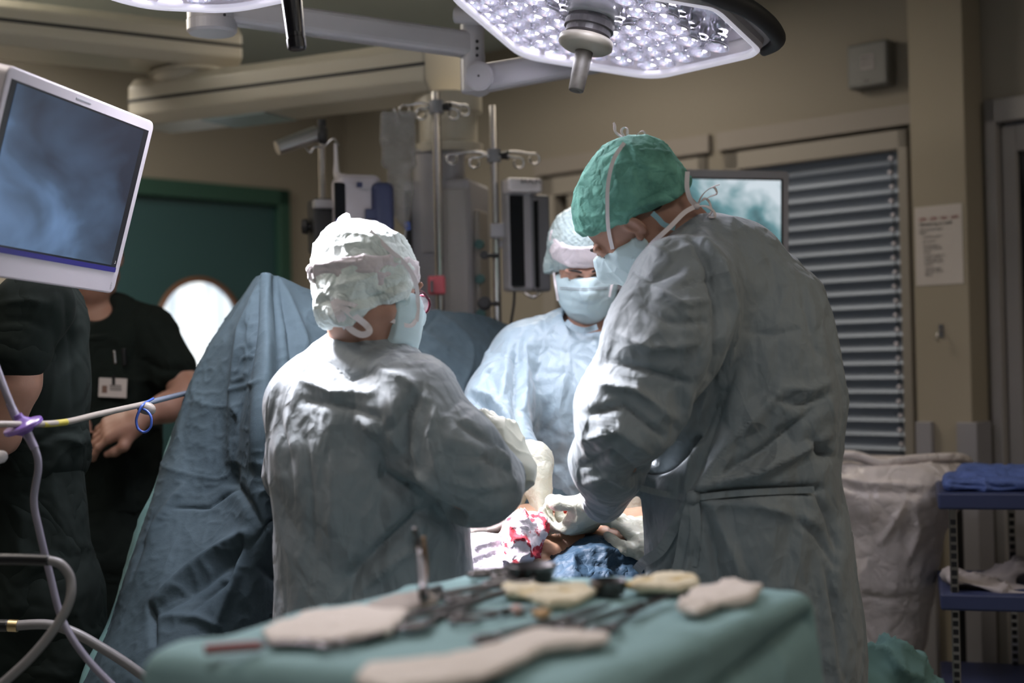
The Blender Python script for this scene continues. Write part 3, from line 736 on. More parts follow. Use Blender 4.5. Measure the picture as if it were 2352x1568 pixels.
# ------------------------------------------------------------------ big tilted display close by
dT = 2.5
TL, TR, BL = at(22, 148, dT), at(357, 281, dT * 1.208), at(-25, 622, dT * 1.035)
w_ = np.linalg.norm(TR - TL); h_ = np.linalg.norm(BL - TL)
ax1 = frame_axes(TL, TR - TL, TL - BL)
mo = empty('display_monitor', TL + ax1[1] * -h_, 'large tilted white-framed display with a dark blue picture above the staff in dark scrubs', 'monitor')
MB().prism(rrect(0, w_, -h_, 0, .018), TL, ax1, -.045, 0).build('housing', BEZEL, mo, bevel=.004)
m = MB(); panel(m, TL, ax1, .016, w_ - .020, -h_ + .047, -.022, 0, .001); m.build('bezel', DARK, mo)
m = MB(); panel(m, TL, ax1, .032, w_ - .042, -h_ + .060, -.026, .001, .002)
m.build('screen', picture('picture_xray', None, (.014, .018, .03), (.04, .065, .11), (.11, .19, .34), 1.5, 1.35, (-.6, -.18, .78, (1., 1., 1.2))), mo)
m = MB(); panel(m, TL, ax1, .016, w_ - .020, -h_ + .046, -h_ + .056, .001, .0022); m.build('brand_strip', mat('strip_blue', (.02, .015, .14), .4), mo)
text_part('logo', 'OLYMPUS', TL + ax1[0] * .012 + ax1[1] * (-h_ + .0472) + ax1[2] * .0024, ax1[0], ax1[1], .0115, PAPER, mo)
m = MB(); panel(m, TL, ax1, .030, .068, -h_ + .008, -h_ + .041, 0, .0006); m.build('sticker', mat('sticker_white', (.78, .74, .76), .6), mo)
for i, t_ in enumerate(('Reg.  1353', 'Dato 27012', 'Kontroll 270122', 'Lodd  1.4.22')):
    text_part('print', t_, TL + ax1[0] * .033 + ax1[1] * (-h_ + .032 - i * .0068) + ax1[2] * .0009, ax1[0], ax1[1], .0052, INK, mo)
text_part('corner_mark', 'OEV', TL + ax1[0] * (w_ - .017) + ax1[1] * (-h_ + .008) + ax1[2] * .0003, ax1[1], -ax1[0], .0085, mat('print_grey', (.35, .33, .34)), mo)
m = MB(); panel(m, TL, ax1, w_ * .42, w_ * .52, -.0145, -.011, 0, .0012); m.build('front_slot', GREYP, mo, bevel=.001)
text_part('screen_mark', '3', TL + ax1[0] * (w_ - .032) + ax1[1] * (-h_ + .064) + ax1[2] * .0022, ax1[0], ax1[1], .009, PAPER, mo)
ce = TL + ax1[0] * w_ / 2 + ax1[1] * -h_ / 2 + ax1[2] * -.05
MB().bar(ce, ce - ax1[2] * .10, .06, .06).build('bracket', GREYP, mo)
tube('support_arm', [ce - ax1[2] * .10, ce - ax1[2] * .13 - RX * .1 + Z * .15, ce - RX * .75 + Z * .55 + FW * .1, V([*(ce - RX * .8 + FW * .1)[:2], HC])], .022, GREYW, mo)
# ------------------------------------------------------------------ people
def hit(S, px, py, off=.0015, d0=1.2, dmax=8.):
    r = RX * ((px - 1176) / FPX) + UP * (-(py - 784) / FPX) + FW; L = np.linalg.norm(r); r = r / L; t = d0
    best = (9, None)
    for _ in range(400):
        p = CAM + r * t; d = S.val(p[None])[0]
        if d < best[0]: best = (d, p)
        if d < off: return p
        t += max(d * .7, .001)
        if t > dmax: break
    return best[1] + nrm(CAM - best[1]) * .0
def htube(name, S, pts, r, m, parent, off=.003, flat=None, k=5, ring=8):
    P = [hit(S, p[0], p[1], off) if len(p) == 2 else at(*p) for p in pts]
    return tube(name, P, r, m, parent, n=ring, flat=flat, k=k)
def ribbon(name, pts, w, m, parent, wdir=None, k=6, th=.0012):
    """flat tape: pts world; wdir: direction of the tape's width"""
    P = spline(pts, k); mb = MB(); vs = []; n = len(P)
    for i, p in enumerate(P):
        t = nrm(P[min(i + 1, n - 1)] - P[max(i - 1, 0)]); wd = np.cross(t, nrm(CAM - p)) if wdir is None else V(wdir); wd = nrm(wd - t * np.dot(wd, t)); nn = np.cross(t, wd)
        vs += [p + wd * w * a + nn * th * b for a, b in ((-.5, -.5), (.5, -.5), (.5, .5), (-.5, .5))]
    fs = [(i * 4 + k_, i * 4 + (k_ + 1) % 4, (i + 1) * 4 + (k_ + 1) % 4, (i + 1) * 4 + k_) for i in range(n - 1) for k_ in range(4)] + [(3, 2, 1, 0), tuple((n - 1) * 4 + k_ for k_ in range(4))]
    return mb.add(vs, fs).build(name, m, parent, smooth=False)
class Head:
    def __init__(s, o, f, u, sc=1.):
        s.o = V(o); s.f = nrm(f); s.u = nrm(V(u) - s.f * np.dot(u, s.f)); s.r = np.cross(s.f, s.u); s.sc = sc
        s.ax = np.array([s.r, s.f, s.u])
    def p(s, x, y, z): return s.o + (s.r * x + s.f * y + s.u * z) * s.sc
    def loc(s, P): return ((P - s.o) @ s.ax.T) / s.sc
    def d(s, x, y, z): return s.r * x + s.f * y + s.u * z
    def rot(s, rx=0, rz=0):
        a = s.ax
        if rx: a = np.array([a[0], a[1] * math.cos(rx) + a[2] * math.sin(rx), -a[1] * math.sin(rx) + a[2] * math.cos(rx)])
        if rz: a = np.array([a[0] * math.cos(rz) + a[1] * math.sin(rz), -a[0] * math.sin(rz) + a[1] * math.cos(rz), a[2]])
        return a
    def add(s, S):
        c = s.sc
        S.ell(s.p(0, -.012, .035), V([.075, .096, .085]) * c, s.ax, k=.02)
        S.ell(s.p(0, .022, -.035), V([.058, .070, .080]) * c, s.ax, k=.03)
        S.ell(s.p(0, .052, -.085), V([.034, .038, .030]) * c, s.ax, k=.03)      # chin
        for q in (-1, 1):
            S.cap(s.p(q * .052, .0, -.055), s.p(q * .020, .06, -.092), .018 * c, .014 * c, k=.02)      # jaw line
            S.ell(s.p(q * .045, .058, -.022), V([.022, .02, .018]) * c, s.ax, k=.02)                   # cheek
            S.ell(s.p(q * .032, .094, .004), V([.016, .016, .010]) * c, s.ax, k=.012, op='s')           # socket
            S.ell(s.p(q * .032, .078, .003), V([.0145, .013, .0125]) * c, s.ax, k=.003)                # lid over the eye
            S.cap(s.p(q * .014, .093, .019), s.p(q * .048, .082, .020), .007 * c, .006 * c, k=.010)     # brow
            S.ell(s.p(q * .076, -.008, -.002), V([.006, .017, .029]) * c, s.rot(-.25, q * .35), k=.006)  # ear
            S.ell(s.p(q * .080, -.004, .000), V([.005, .009, .017]) * c, s.rot(-.25, q * .35), k=.003, op='s')
            S.ell(s.p(q * .074, .002, -.026), V([.005, .007, .009]) * c, s.ax, k=.005)
        S.cap(s.p(0, .091, .012), s.p(0, .112, -.026), .008 * c, .0115 * c, k=.012)                      # nose
        for q in (-1, 1): S.ell(s.p(q * .010, .104, -.030), V([.008, .010, .007]) * c, s.ax, k=.006)
        S.ell(s.p(0, .088, -.053), V([.022, .008, .006]) * c, s.ax, k=.006); S.ell(s.p(0, .086, -.064), V([.019, .008, .007]) * c, s.ax, k=.006)
        s.box = (s.o - .16, s.o + .16)
    def brows(s, parent):
        for q in (-1, 1):
            tube('eyebrow', [s.p(q * .012, .0975, .020), s.p(q * .028, .0945, .025), s.p(q * .048, .083, .022)], .0024, HAIR, parent, n=8, radii=[.003, .0032, .0015])
            tube('eyelashes', [s.p(q * .019, .0865, -.003), s.p(q * .032, .0915, -.0055), s.p(q * .045, .085, -.002)], .0012, HAIR, parent, n=6)
    def mask_shape(s, off=.008):
        M = Shape(); c = s.sc
        M.ell(s.p(0, .030, -.045), V([.070, .076, .080]) * c, s.ax, k=.02).cap(s.p(0, .098, .004), s.p(0, .116, -.028), .008 * c, .014 * c, k=.03)
        M.ell(s.p(0, .060, -.088), V([.038, .042, .036]) * c, s.ax, k=.03)
        M.fn(lambda P: -off + 0 * P[:, 0], 'd')
        M.plane(s.p(0, .090, .004), s.d(0, -.30, 1), .006)
        M.plane(s.p(0, -.001, -.03), s.d(0, -1, -.18), .004)
        def pleat(P):
            z = s.loc(P)[:, 2]; return .0016 * np.abs(((z + .03) / .022) % 1 - .5) * (np.abs(z + .055) < .05)
        M.fn(pleat, 'd'); return M
def finish(S, name, m, parent, res=.006, fine=None, folds=None, cr=None, rel=1, smooth=True, amp=1., lo=None, hi=None):
    v, q = S.mesh(res, fine, lo=lo, hi=hi)
    if rel: v = relax(v, q, rel)
    if cr or folds:
        n = normals(v, q); n = relax(n, q, 2)
        if cr:
            for c_ in cr: v = v + n * (((crumple(v, c_[0], c_[2], zs=c_[3] if len(c_) > 3 else 1.) - .35) * c_[1])[:, None])
        if folds: v = strokes(v, n, folds, amp)
    return put(name, v, q, m, parent, smooth=smooth)
def hand(W, f, n, curls, side, sc=1., thumb=.5, spread=.05, cuff=None, res=.003, fore=None):
    """W wrist; f finger direction; n direction the palm faces; side: +1 thumb towards f x n"""
    f = nrm(f); n = nrm(V(n) - f * np.dot(n, f)); s_ = np.cross(f, n) * side; W = V(W); S = Shape()
    P = lambda a, b, c: W + (f * a + s_ * b + n * c) * sc
    ax = np.array([f, s_, n])
    S.rbox(P(.045, -.002, 0), V([.046, .040, .0135]) * sc, .012 * sc, ax, k=.02)
    S.cap(P(-.015, 0, 0), P(.03, 0, 0), .026 * sc, .026 * sc, k=.03, flat=(n, .72))
    S.ell(P(.028, .024, .010), V([.032, .016, .016]) * sc, ax, k=.02)
    tips = []
    for i, (b, L) in enumerate(zip((.031, .0105, -.0105, -.031), (.074, .083, .077, .060))):
        base = P(.086 - .003 * abs(i - 1), b, 0); a0 = 0; p = base; segs = (.46, .30, .24); r = (.0098, .0092, .0085, .0075)
        S.cap(P(.05, b * .8, -.002), base, .0105 * sc, .0102 * sc, k=.012)
        for j in range(3):
            a0 += curls[i] * (.34, .38, .28)[j]; dr = f * math.cos(a0) + n * math.sin(a0) + s_ * spread * (1.2 - i) * (1 - j * .3); dr = nrm(dr); e = p + dr * L * segs[j] * sc
            S.cap(p, e, r[j] * sc, r[j + 1] * sc, k=.005); p = e
        tips.append(p)
    p = P(.022, .030, .008); T1 = P(.055, .056, .012 + .014 * thumb); T2 = P(.082, .062 - .022 * thumb, .016 + .028 * thumb); T3 = P(.105, .058 - .035 * thumb, .018 + .036 * thumb)
    S.chain([p, T1, T2, T3], [.0155 * sc, .0125 * sc, .0108 * sc, .0085 * sc], k=.010)
    if fore is not None:
        S.cap(W - f * .012, V(fore), .029 * sc, .036 * sc, k=.02)
    S.tips = tips; return S
def legs(S, hip, dx, foot_d, ground=0.0):
    hip = V(hip)
    for q in (-1, 1):
        h = hip + RX * dx * q; k_ = V([h[0] + .01 * q, h[1] - .01, .5]); a_ = V([h[0] + .02 * q, h[1] + .01, .085])
        S.cap(h, k_, .085, .055, k=.03); S.cap(k_, a_, .055, .038, k=.02)
        S.ell(a_ + foot_d * .06 + V([0, 0, -.045]), (.045, .13, .04), [np.cross(foot_d, Z), foot_d, Z], k=.02)

# ---------------- the tall surgeon, seen from behind his shoulder, bent over the field
D = 2.75
hm = Head(at(1457, 503, 2.80), cdir(-.60, -.70, -.34), cdir(-.74, .64, .05), 1.02)
def man_body(S, k):
    c = lambda px, py, d: at(px, py, d)
    fl = (FW, .82)
    S.chain([c(1745, 1640, 2.82), c(1738, 1450, 2.82), c(1716, 1250, 2.80), c(1700, 1110, 2.79), c(1722, 930, 2.80), c(1712, 765, 2.80), c(1665, 660, 2.79)],
            [.215 * k, .198 * k, .188 * k, .165 * k, .172 * k, .155 * k, .12 * k], k=.06, flat=fl)
    S.cap(c(1605, 605, 2.76), c(1690, 612, 2.84), .078 * k, .085 * k, k=.05)
    S.cap(c(1772, 655, 2.95), c(1800, 700, 3.02), .078 * k, .08 * k, k=.05)
    # near arm
    S.chain([c(1572, 665, 2.66), c(1528, 780, 2.60), c(1440, 945, 2.60), c(1398, 1060, 2.70), c(1388, 1150, 2.84)], [.105 * k, .102 * k, .088 * k, .066 * k, .046 * k], k=.045)
    # far arm
    S.chain([c(1810, 700, 3.02), c(1855, 960, 3.06), c(1700, 1160, 3.14), c(1500, 1225, 3.16)], [.08 * k, .075 * k, .06 * k, .042 * k], k=.04)
S = Shape(); man_body(S, .72); hm.add(S)
S.cap(hm.p(0, -.045, -.05), at(1632, 612, 2.80), .060, .068, k=.03)
legs(S, V([*at(1735, 1400, 2.82)[:2], .85]), .10, nrm(V([-.6, .8, 0])))
SB_man = S
man = finish(S, 'person', SKIN, None, .009, (hm.o - .15, hm.o + .15, .003), rel=1)
props(man, 'tall surgeon in a green cap and grey-green gown bending over the patient', 'person', 'surgical team in sterile gowns')
HL = np.array([0, 0, 0])
G = Shape(); man_body(G, 1.0)
G.cap(at(1608, 575, 2.78), at(1655, 625, 2.82), .07, .09, k=.04)
G.ell(at(1585, 530, 2.80), (.052, .052, .052), k=.012, op='s')
F = [([(1590, 545), (1632, 610), (1655, 710), (1655, 820), (1625, 900)], 11, -.016), ([(1610, 545), (1655, 610), (1682, 720), (1680, 830)], 12, .012),
     ([(1500, 660), (1560, 700), (1630, 690)], 10, .008), ([(1480, 700), (1540, 740), (1620, 740)], 9, -.008), ([(1430, 770), (1500, 800), (1600, 790)], 10, .009),
     ([(1400, 830), (1480, 850), (1580, 880)], 9, -.010), ([(1370, 880), (1460, 895), (1545, 960)], 11, .010), ([(1350, 950), (1430, 930), (1520, 1000)], 9, -.011),
     ([(1340, 1010), (1420, 985), (1490, 1040)], 10, .009), ([(1335, 1070), (1400, 1040), (1460, 1080)], 8, -.009), ([(1345, 1110), (1400, 1090), (1440, 1120)], 7, .007),
     ([(1650, 900), (1600, 1000), (1530, 1060), (1470, 1100)], 16, -.030), ([(1585, 900), (1560, 990), (1510, 1040)], 12, .010),
     ([(1600, 1138), (1720, 1128), (1890, 1122)], 9, -.022), ([(1610, 1120), (1740, 1085), (1900, 1000)], 13, .018), ([(1640, 1105), (1760, 1030), (1890, 930)], 11, -.014),
     ([(1600, 1125), (1680, 1010), (1790, 900)], 14, .012), ([(1590, 1120), (1640, 980), (1690, 830)], 11, -.012), ([(1575, 1120), (1600, 1000), (1630, 880)], 9, .010),
     ([(1600, 1150), (1740, 1160), (1880, 1200)], 13, .010), ([(1600, 1160), (1560, 1260), (1520, 1330)], 9, -.014), ([(1610, 1160), (1640, 1260), (1660, 1400)], 10, -.010),
     ([(1590, 1160), (1590, 1260), (1575, 1350)], 9, .010), ([(1640, 1160), (1690, 1290), (1720, 1420)], 12, .009), ([(1880, 1130), (1905, 1180), (1925, 1260)], 9, -.012),
     ([(1700, 760), (1780, 770), (1840, 755)], 7, -.004), ([(1830, 640), (1860, 720), (1880, 820)], 14, -.007), ([(1790, 920), (1850, 930), (1910, 905)], 9, -.010), ([(1800, 890), (1860, 895), (1910, 875)], 9, .008),
     ([(1820, 1180), (1880, 1230), (1920, 1300)], 9, -.008), ([(1480, 560), (1540, 590), (1600, 560)], 9, .006), ([(1450, 620), (1500, 640), (1560, 620)], 8, -.007), ([(1860, 1010), (1890, 1040), (1915, 1050)], 9, -.016),
     ([(1720, 1300), (1760, 1440), (1780, 1568)], 14, -.010), ([(1560, 1300), (1580, 1440), (1570, 1560)], 12, .010), ([(1900, 1300), (1930, 1440), (1940, 1560)], 10, -.010), ([(1640, 640), (1600, 640), (1560, 660)], 8, -.006)]
gown_man = finish(G, 'gown', GOWN, man, .0058, folds=F, amp=1.6, cr=[(6, .006, 5, .45), (14, .004, 9, .6)], lo=V([-9, -9, .28]))
# waist tie knot and neck tie
q = at(1592, 1142, 2.60)
q = hit(G, 1592, 1142, .008)
kn = MB().ring([q + RX * -.012, q, q + RX * .012], [.010, .014, .009], 12).build('waist_knot', GOWN, man, smooth=True)
ribbon('waist_tie', [hit(G, 1470, 1120, .004), hit(G, 1530, 1135, .004), q, hit(G, 1700, 1132, .002), hit(G, 1870, 1124, .004)], .012, GOWN, man)
for pts in ([(1592, 1142), (1575, 1200), (1560, 1290), (1545, 1330)], [(1592, 1142), (1598, 1210), (1590, 1300)], [(1592, 1142), (1560, 1190), (1520, 1260), (1480, 1290), (1462, 1310)]):
    ribbon('waist_tie_end', [hit(G, *p, .012) for p in pts], .020, GOWN, man)
ribbon('neck_tie', [at(1498, 489, 2.68), at(1512, 502, 2.68), at(1526, 516, 2.68), at(1550, 524, 2.69)], .010, mat('tie_blue', (.25, .45, .52), .7), man)
# cap
Cp = Shape(); Cp.ell(hm.p(0, -.020, .045), V([.088, .114, .092]) * 1.02, hm.ax, k=.02).ell(hm.p(0, -.062, .052), V([.080, .078, .068]) * 1.02, hm.ax, k=.04).ell(hm.p(0, -.085, -.018), V([.060, .042, .050]) * 1.02, hm.ax, k=.04)
CAPN = (0, .46, -1)
Cp.plane(hm.p(0, .078, .050), hm.d(*CAPN), .006)
Cp.fn(lambda P: (lambda q_: -.003 * np.exp(-((q_[:, 2] - .46 * q_[:, 1] - .030) / .006) ** 2) + .0015 * np.sin(q_[:, 1] * 160 + q_[:, 0] * 90) * np.exp(-((q_[:, 2] - .46 * q_[:, 1] - .020) / .010) ** 2))(hm.loc(P)), 'd')
FC = [([(1325, 500), (1400, 490), (1530, 460)], 6, .003), ([(1350, 400), (1450, 370), (1560, 400)], 5, .003), ([(1440, 480), (1500, 450), (1560, 430)], 6, -.004), ([(1440, 340), (1460, 380), (1470, 420)], 6, -.004), ([(1470, 345), (1540, 350), (1580, 380)], 5, .003)]
cp = finish(Cp, 'surgical_cap', CAPG, man, .0035, folds=FC, cr=[(15, .005, 2), (36, .003, 7)], rel=1)
# ties of the mask
MK = hm.mask_shape(); mk = finish(MK, 'mask', MASKW, man, .003, cr=[(40, .003, 4)], rel=1)
R_ = lambda *pts, off=.003, S=None: [hit(S or Cp, *p, off) if len(p) == 2 else at(*p) for p in pts]
U1 = Shape(); U1.ops = list(Cp.ops)
hd = Shape(); hm.add(hd); hd.fn(Cp.val, 'u', .0); hd.fn(MK.val, 'u', .0)
ribbon('mask_tie', [hit(hd, 1407, 572, .003), hit(hd, 1398, 530, .003), hit(hd, 1395, 480, .006), hit(hd, 1397, 420, .006), hit(hd, 1410, 365, .006), hit(hd, 1434, 328, .005)], .0075, TIE, man)
ribbon('mask_tie', [hit(hd, 1486, 572, .004), at(1505, 552, 2.68), at(1540, 520, 2.68), at(1572, 488, 2.70), at(1597, 474, 2.72)], .009, TIE, man)
ribbon('cap_tie', [at(1579, 394, 2.72), at(1578, 430, 2.71), at(1586, 458, 2.71), at(1600, 473, 2.72)], .009, TIE, man)
def bow(name, c, d, loops, parent, w=.008):
    c3 = at(*c, d)
    MB().lathe(c3 - RX * .006, RX, [(0, .003), (.003, .006), (.009, .006), (.012, .003)], 10).build(name + '_knot', TIE, parent, smooth=True)
    for L in loops:
        pts = [c3] + [at(x, y, d + dd) for x, y, dd in L]
        ribbon(name, pts, w, TIE, parent, wdir=FW * .8 + RX * .4 + UP * .3)
bow('bow_loop', (1441, 322), 2.76, [[(1425, 312, 0), (1413, 302, -.01), (1412, 288, 0), (1409, 282, .0)], [(1428, 304, .0), (1433, 294, .01), (1440, 296, .01), (1441, 312, 0), (1441, 322, 0)], [(1458, 312, 0), (1474, 302, .01), (1482, 308, .015), (1476, 320, .01), (1450, 321, 0)]], man)
bow('bow_loop', (1600, 474), 2.72, [[(1612, 450, 0), (1628, 434, 0), (1650, 424, .01)], [(1615, 446, .01), (1638, 430, .01), (1646, 444, .01), (1630, 452, .0), (1612, 462, 0)], [(1615, 458, 0), (1628, 462, .01), (1634, 485, .01), (1626, 496, 0)], [(1622, 474, 0), (1640, 486, .01), (1640, 498, .0), (1628, 498, 0)]], man, .009)
hm.brows(man)
hr = Shape(); hr.ell(hm.p(0, -.020, .030), V([.0785, .1005, .088]) * 1.02, hm.ax); hr.plane(hm.p(0, -.045, -.01), hm.d(0, .9, -.5), .01); hr.plane(hm.p(0, -.07, -.058), hm.d(0, .3, -1), .01)
finish(hr, 'hair', HAIR, man, .0035)
# gloves
h1 = hand(at(1388, 1146, 2.92), cdir(-.56, -.66, -.45), cdir(-.6, .3, -.6), (1.9, 2.0, 2.1, 2.2), -1, 1.14, thumb=1.6, spread=.01, fore=at(1384, 1130, 2.86))
finish(h1, 'glove', GLOVE, man, .003, cr=[(38, .003, 8)])
h2 = hand(at(1518, 1276, 2.92), cdir(-.62, .62, -.35), cdir(-.4, -.6, -.3), (.9, .9, .95, 1.0), 1, 1.0, thumb=.5, fore=at(1550, 1305, 2.92))
finish(h2, 'glove', GLOVE, man, .003, cr=[(38, .004, 3)])

# ---------------- the colleague facing us
hc = Head(at(1343, 604, 3.52), cdir(.02, -.46, .88), cdir(-.07, .88, .46), 1.0)
def cen_body(S, k):
    fl = (FW, .8)
    S.chain([at(1310, 1560, 3.55), at(1310, 1300, 3.55), at(1312, 1080, 3.52), at(1322, 920, 3.52), at(1330, 830, 3.54)], [.21 * k, .185 * k, .165 * k, .16 * k, .13 * k], k=.06, flat=fl)
    S.cap(at(1225, 812, 3.54), at(1440, 815, 3.54), .078 * k, .078 * k, k=.05)
    S.cap(at(1345, 770, 3.56), at(1345, 820, 3.55), .075 * k, .11 * k, k=.05)
    S.chain([at(1198, 822, 3.52), at(1150, 925, 3.42), at(1134, 965, 3.36), at(1200, 1040, 3.22)], [.082 * k, .082 * k, .075 * k, .045 * k], k=.04)
    S.chain([at(1470, 825, 3.52), at(1510, 960, 3.42), at(1480, 1060, 3.34), at(1452, 1135, 3.25)], [.082 * k, .078 * k, .066 * k, .045 * k], k=.04)
S = Shape(); cen_body(S, .72); hc.add(S); S.cap(hc.p(0, -.035, -.05), at(1345, 800, 3.57), .056, .062, k=.03)
legs(S, V([*at(1312, 1300, 3.56)[:2], .85]), .10, nrm(V([0, -1, 0])))
cen = finish(S, 'person', SKIN, None, .009, (hc.o - .15, hc.o + .15, .003))
props(cen, 'masked team member facing the camera, pale blue gown and white headband, looking down', 'person', 'surgical team in sterile gowns')
G = Shape(); cen_body(G, 1.0); G.ell(at(1345, 742, 3.52), (.062, .075, .05), k=.015, op='s')
F = [([(1190, 780), (1186, 850), (1188, 920), (1186, 985)], 9, -.020), ([(1165, 800), (1160, 870), (1150, 920)], 8, .010), ([(1120, 850), (1140, 890), (1150, 940)], 7, -.008), ([(1085, 915), (1120, 935), (1165, 975)], 9, -.018), ([(1090, 895), (1130, 915), (1170, 950)], 8, .014),
     ([(1205, 790), (1208, 860), (1205, 940)], 7, .012), ([(1240, 760), (1235, 850), (1240, 950), (1235, 1050)], 9, -.006), ([(1290, 780), (1285, 900), (1290, 1050)], 10, .006), ([(1140, 780), (1180, 760), (1240, 740)], 7, .006), ([(1105, 860), (1130, 840), (1170, 830)], 7, .006),
     ([(1320, 780), (1315, 900), (1322, 1100)], 8, -.006), ([(1260, 990), (1300, 1010), (1320, 1000)], 5, -.003), ([(1250, 1070), (1280, 1085), (1320, 1060)], 5, .003)]
finish(G, 'gown', GOWN2, cen, .0065, folds=F, cr=[(8, .008, 15, .45), (18, .004, 19, .6)], lo=V([-9, -9, .28]))
ribbon('collar_edge', [at(1300, 738, 3.47), at(1318, 752, 3.43), at(1345, 758, 3.42), at(1372, 750, 3.43)], .014, GOWN2, cen)
Cp2 = Shape(); Cp2.ell(hc.p(0, -.02, .045), (.088, .110, .092), hc.ax).ell(hc.p(-.075, -.02, .0), (.022, .035, .035), hc.ax, k=.03).ell(hc.p(.080, -.03, -.03), (.022, .04, .05), hc.ax, k=.03); Cp2.plane(hc.p(0, .09, .030), hc.d(0, .55, -1), .006)
def mesh_pat(P):
    q_ = hc.loc(P); return .0012 * np.sin(q_[:, 0] * 420 + 1.5 * np.sin(q_[:, 2] * 500)) 
Cp2.fn(mesh_pat, 'd')
finish(Cp2, 'surgical_cap', mat('cap_mesh', (.40, .50, .50), .35, bump=[(60, .3, 'crease')], spec=.6), cen, .0028, cr=[(20, .004, 11)])
B2 = Shape(); B2.ell(hc.p(0, -.015, .042), (.089, .113, .096), hc.ax); B2.plane(hc.p(0, .10, .028), hc.d(0, -.10, -1), .003); B2.plane(hc.p(0, .10, .078), hc.d(0, .10, 1), .003); B2.plane(hc.p(0, -.02, 0), hc.d(0, -1, 0), .01)
finish(B2, 'headband', mat('headband_white', (.66, .60, .63), .5, bump=[(30, .25, 'crease')], sheen=.3), cen, .003, cr=[(22, .005, 12)])
M2 = hc.mask_shape(); finish(M2, 'mask', MASKW, cen, .0028, cr=[(30, .002, 14)])
hd = Shape(); hc.add(hd); hd.fn(M2.val, 'u'); hd.fn(B2.val, 'u')
ribbon('mask_tie', [hit(hd, 1400, 682, .004), hit(hd, 1406, 650, .006), hit(hd, 1416, 622, .006), hit(hd, 1428, 600, .006)], .006, TIE, cen)
ribbon('mask_tie', [hit(hd, 1282, 690, .004), hit(hd, 1276, 655, .005), hit(hd, 1272, 625, .006)], .006, TIE, cen)
for py in (655, 659): ribbon('mask_stitching', [hit(M2, x, py + abs(x - 1340) * -.06 + (8 if 1 else 0), .0015) for x in range(1285, 1400, 14)], .0012, GREYP, cen, th=.0006)
hc.brows(cen)
h3 = hand(at(1236, 1068, 3.10), cdir(.06, -.92, .05), cdir(-.7, -.35, .2), (.25, .9, 1.1, 1.3), 1, 1.15, thumb=.7, spread=.03, fore=at(1206, 1046, 3.22))
finish(h3, 'glove', GLOVE, cen, .003, cr=[(38, .002, 8)])
h4 = hand(at(1446, 1150, 3.24), cdir(-.4, -.8, -.1), cdir(-.5, .2, .6), (.8, .9, 1., 1.), 1, 1.05, thumb=.4, fore=at(1452, 1128, 3.26))
finish(h4, 'glove', GLOVE, cen, .0035)

# ---------------- the assistant with her back to us
hn = Head(at(853, 662, 2.70), cdir(.66, -.22, -.70), cdir(-.02, .96, -.20), 1.0)
def nur_body(S, k):
    fl = (FW, .8)
    S.chain([at(872, 1640, 2.72), at(868, 1480, 2.72), at(862, 1330, 2.72), at(852, 1180, 2.70), at(842, 1020, 2.70), at(836, 925, 2.71)], [.20 * k, .178 * k, .165 * k, .162 * k, .172 * k, .14 * k], k=.06, flat=fl)
    S.cap(at(716, 925, 2.72), at(945, 930, 2.60), .078 * k, .085 * k, k=.05)
    S.cap(at(835, 845, 2.72), at(835, 900, 2.72), .078 * k, .11 * k, k=.05)
    S.chain([at(945, 935, 2.60), at(1042, 1050, 2.57), at(1098, 1108, 2.58), at(1162, 1088, 2.70)], [.088 * k, .082 * k, .071 * k, .044 * k], k=.04)
    S.chain([at(712, 935, 2.74), at(700, 1080, 2.86), at(860, 1190, 2.95), at(1040, 1210, 3.0)], [.080 * k, .075 * k, .06 * k, .042 * k], k=.04)
S = Shape(); nur_body(S, .72); hn.add(S); S.cap(hn.p(0, -.035, -.05), at(835, 860, 2.74), .056, .062, k=.03)
legs(S, V([*at(866, 1400, 2.72)[:2], .80]), .10, nrm(V([.4, .9, 0])))
nur = finish(S, 'person', SKIN, None, .009, (hn.o - .15, hn.o + .15, .003))
props(nur, 'gowned assistant in a brightly lit white cap and red glasses, back to the camera', 'person', 'surgical team in sterile gowns')
G = Shape(); nur_body(G, 1.0); G.ell(at(845, 775, 2.72), (.06, .065, .045), k=.012, op='s')
F = [([(960, 900), (930, 960), (925, 1040), (960, 1120)], 12, -.016), ([(1000, 930), (985, 1000), (1010, 1080)], 11, .010), ([(860, 1010), (880, 1090), (960, 1150), (1050, 1190)], 13, -.024), ([(900, 1000), (940, 1080), (1010, 1130)], 10, .010),
     ([(690, 870), (760, 900), (850, 900)], 9, .008), ([(700, 920), (780, 930), (870, 960)], 9, -.008), ([(760, 830), (800, 870), (850, 850)], 8, -.010), ([(820, 950), (860, 1000), (870, 1060)], 10, .008),
     ([(1060, 1190), (960, 1180), (880, 1250), (790, 1340)], 12, -.018), ([(1000, 1230), (920, 1280), (830, 1360)], 10, .008), ([(700, 1000), (710, 1100), (720, 1250)], 10, -.008), ([(760, 980), (770, 1100), (760, 1260)], 12, .008),
     ([(1040, 960), (1100, 1000), (1160, 1030)], 9, -.008), ([(1050, 1060), (1110, 1050), (1180, 1090)], 9, -.008), ([(1020, 1100), (1100, 1120), (1180, 1110)], 9, .008), ([(640, 950), (660, 1050), (670, 1150)], 9, -.006),
     ([(870, 850), (930, 870), (980, 920)], 9, .008), ([(1150, 1020), (1180, 1050), (1200, 1090)], 6, -.008), ([(1130, 1010), (1160, 1050), (1180, 1110)], 6, .008), ([(830, 1200), (820, 1300), (800, 1400)], 12, -.008), ([(950, 1230), (980, 1300), (1000, 1380)], 10, -.010)]
finish(G, 'gown', GOWN, nur, .0065, folds=F, amp=1.4, cr=[(7, .006, 25, .45), (17, .004, 29, .6)], lo=V([-9, -9, .28]))
ribbon('collar_edge', [at(765, 778, 2.66), at(800, 772, 2.645), at(845, 776, 2.645), at(880, 790, 2.66)], .016, mat('tie_blue', (.25, .45, .52), .7), nur)
